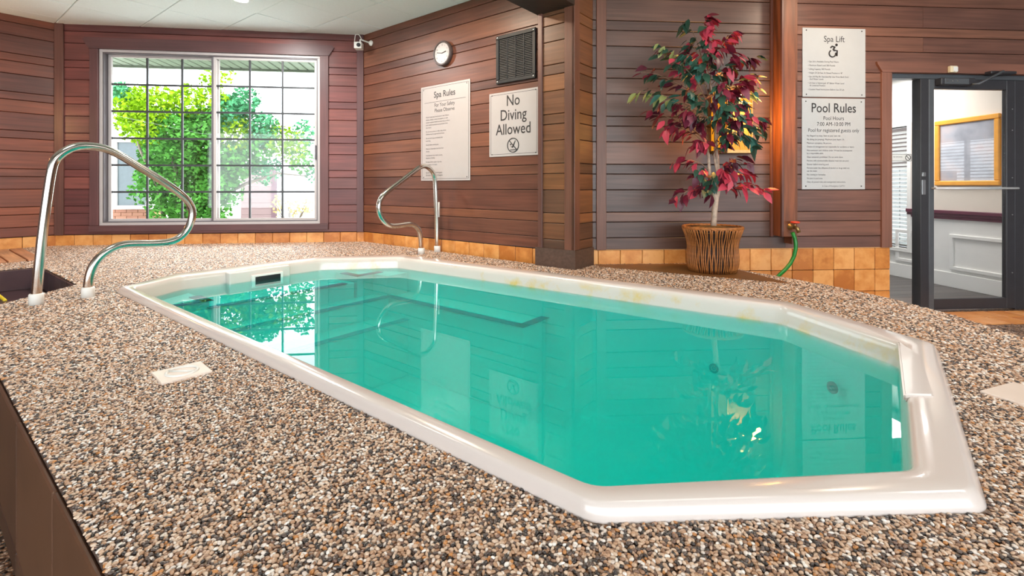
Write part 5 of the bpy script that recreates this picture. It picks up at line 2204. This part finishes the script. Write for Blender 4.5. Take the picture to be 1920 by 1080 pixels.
for key in 'ygt':
    verts, faces = [], []
    for (cx, cy), rad, kk, dens in clusters:
        if kk != key:
            continue
        nlf = int({'y': 560, 'g': 900, 't': 1000}[key] * dens * (rad / 40.0) ** 2)
        for _ in range(nlf):
            while True:
                dx, dy, dz = (rnd.uniform(-1, 1) for _ in range(3))
                if dx * dx + dy * dy + dz * dz < 1:
                    break
            c = otp(cx + dx * rad, cy + dy * rad, dz * rad * YT / 900 * 1.2)
            s = rnd.uniform(0.030, 0.056)
            ax = Vector((rnd.gauss(0, 1), rnd.gauss(0, 1), rnd.gauss(0, 0.6))).normalized()
            bx = ax.cross(Vector((rnd.gauss(0, 1), rnd.gauss(0, 1), rnd.gauss(0, 1)))).normalized()
            i0 = len(verts)
            # five lobed maple leaf outline, 7 points
            for fx, fy in ((0, -0.9), (0.45, -0.35), (1.0, -0.1), (0.5, 0.35), (0, 1.15), (-0.5, 0.35), (-1.0, -0.1), (-0.45, -0.35)):
                verts.append(tuple(c + ax * fy * s + bx * fx * s * 0.8))
            faces.append(tuple(range(i0, i0 + 8)))
    me = bpy.data.meshes.new('foliage')
    me.from_pydata(verts, [], faces)
    me.materials.append(M['ol_' + key])
    o = link(bpy.data.objects.new('foliage', me), ot)
    tag(o, kind='stuff')
# thin shrub at right
sh = empty('thin_shrub', 'thin leafless shrub with pale blossoms outside at the lower right of the window', 'shrub')
YS = 9.2
sb = out_at(545, 440, YS)
sh.location = (sb.x, sb.y, 0)
bm = bmesh.new()
tips = []
for k in range(14):
    x1 = 545 + rnd.uniform(-40, 45)
    y1 = rnd.uniform(365, 400)
    P = [Vector((rnd.uniform(-0.05, 0.05), 0, 0)), out_at(545 + (x1 - 545) * 0.45, 412, YS) - Vector((sb.x, sb.y, 0)), out_at(x1, y1, YS + rnd.uniform(-.2, .2)) - Vector((sb.x, sb.y, 0))]
    tube(bm, P, [0.012, 0.008, 0.004], 5)
    tips += [P[2], P[1].lerp(P[2], 0.6), P[1].lerp(P[2], 0.8)]
mesh_obj('stems', bm, M['out_bark'], sh)
verts, faces = [], []
for t in tips:
    for _ in range(4):
        c = t + Vector((rnd.gauss(0, .04), rnd.gauss(0, .04), rnd.gauss(0, .04)))
        ax = Vector((rnd.gauss(0, 1), rnd.gauss(0, 1), rnd.gauss(0, 1))).normalized()
        bx = ax.orthogonal().normalized()
        i0 = len(verts)
        for a in range(5):
            verts.append(tuple(c + (ax * math.cos(a * 2 * PI / 5) + bx * math.sin(a * 2 * PI / 5)) * 0.025))
        faces.append(tuple(range(i0, i0 + 5)))
me = bpy.data.meshes.new('blossom')
me.from_pydata(verts, [], faces)
me.materials.append(plain('blossom', lin(220, 190, 130), 0.7))
tag(link(bpy.data.objects.new('blossom', me), sh), kind='stuff')

for o in SC.objects:
    if o.type == 'MESH' and not o.data.materials:
        o.data.materials.append(M['white_paint'])
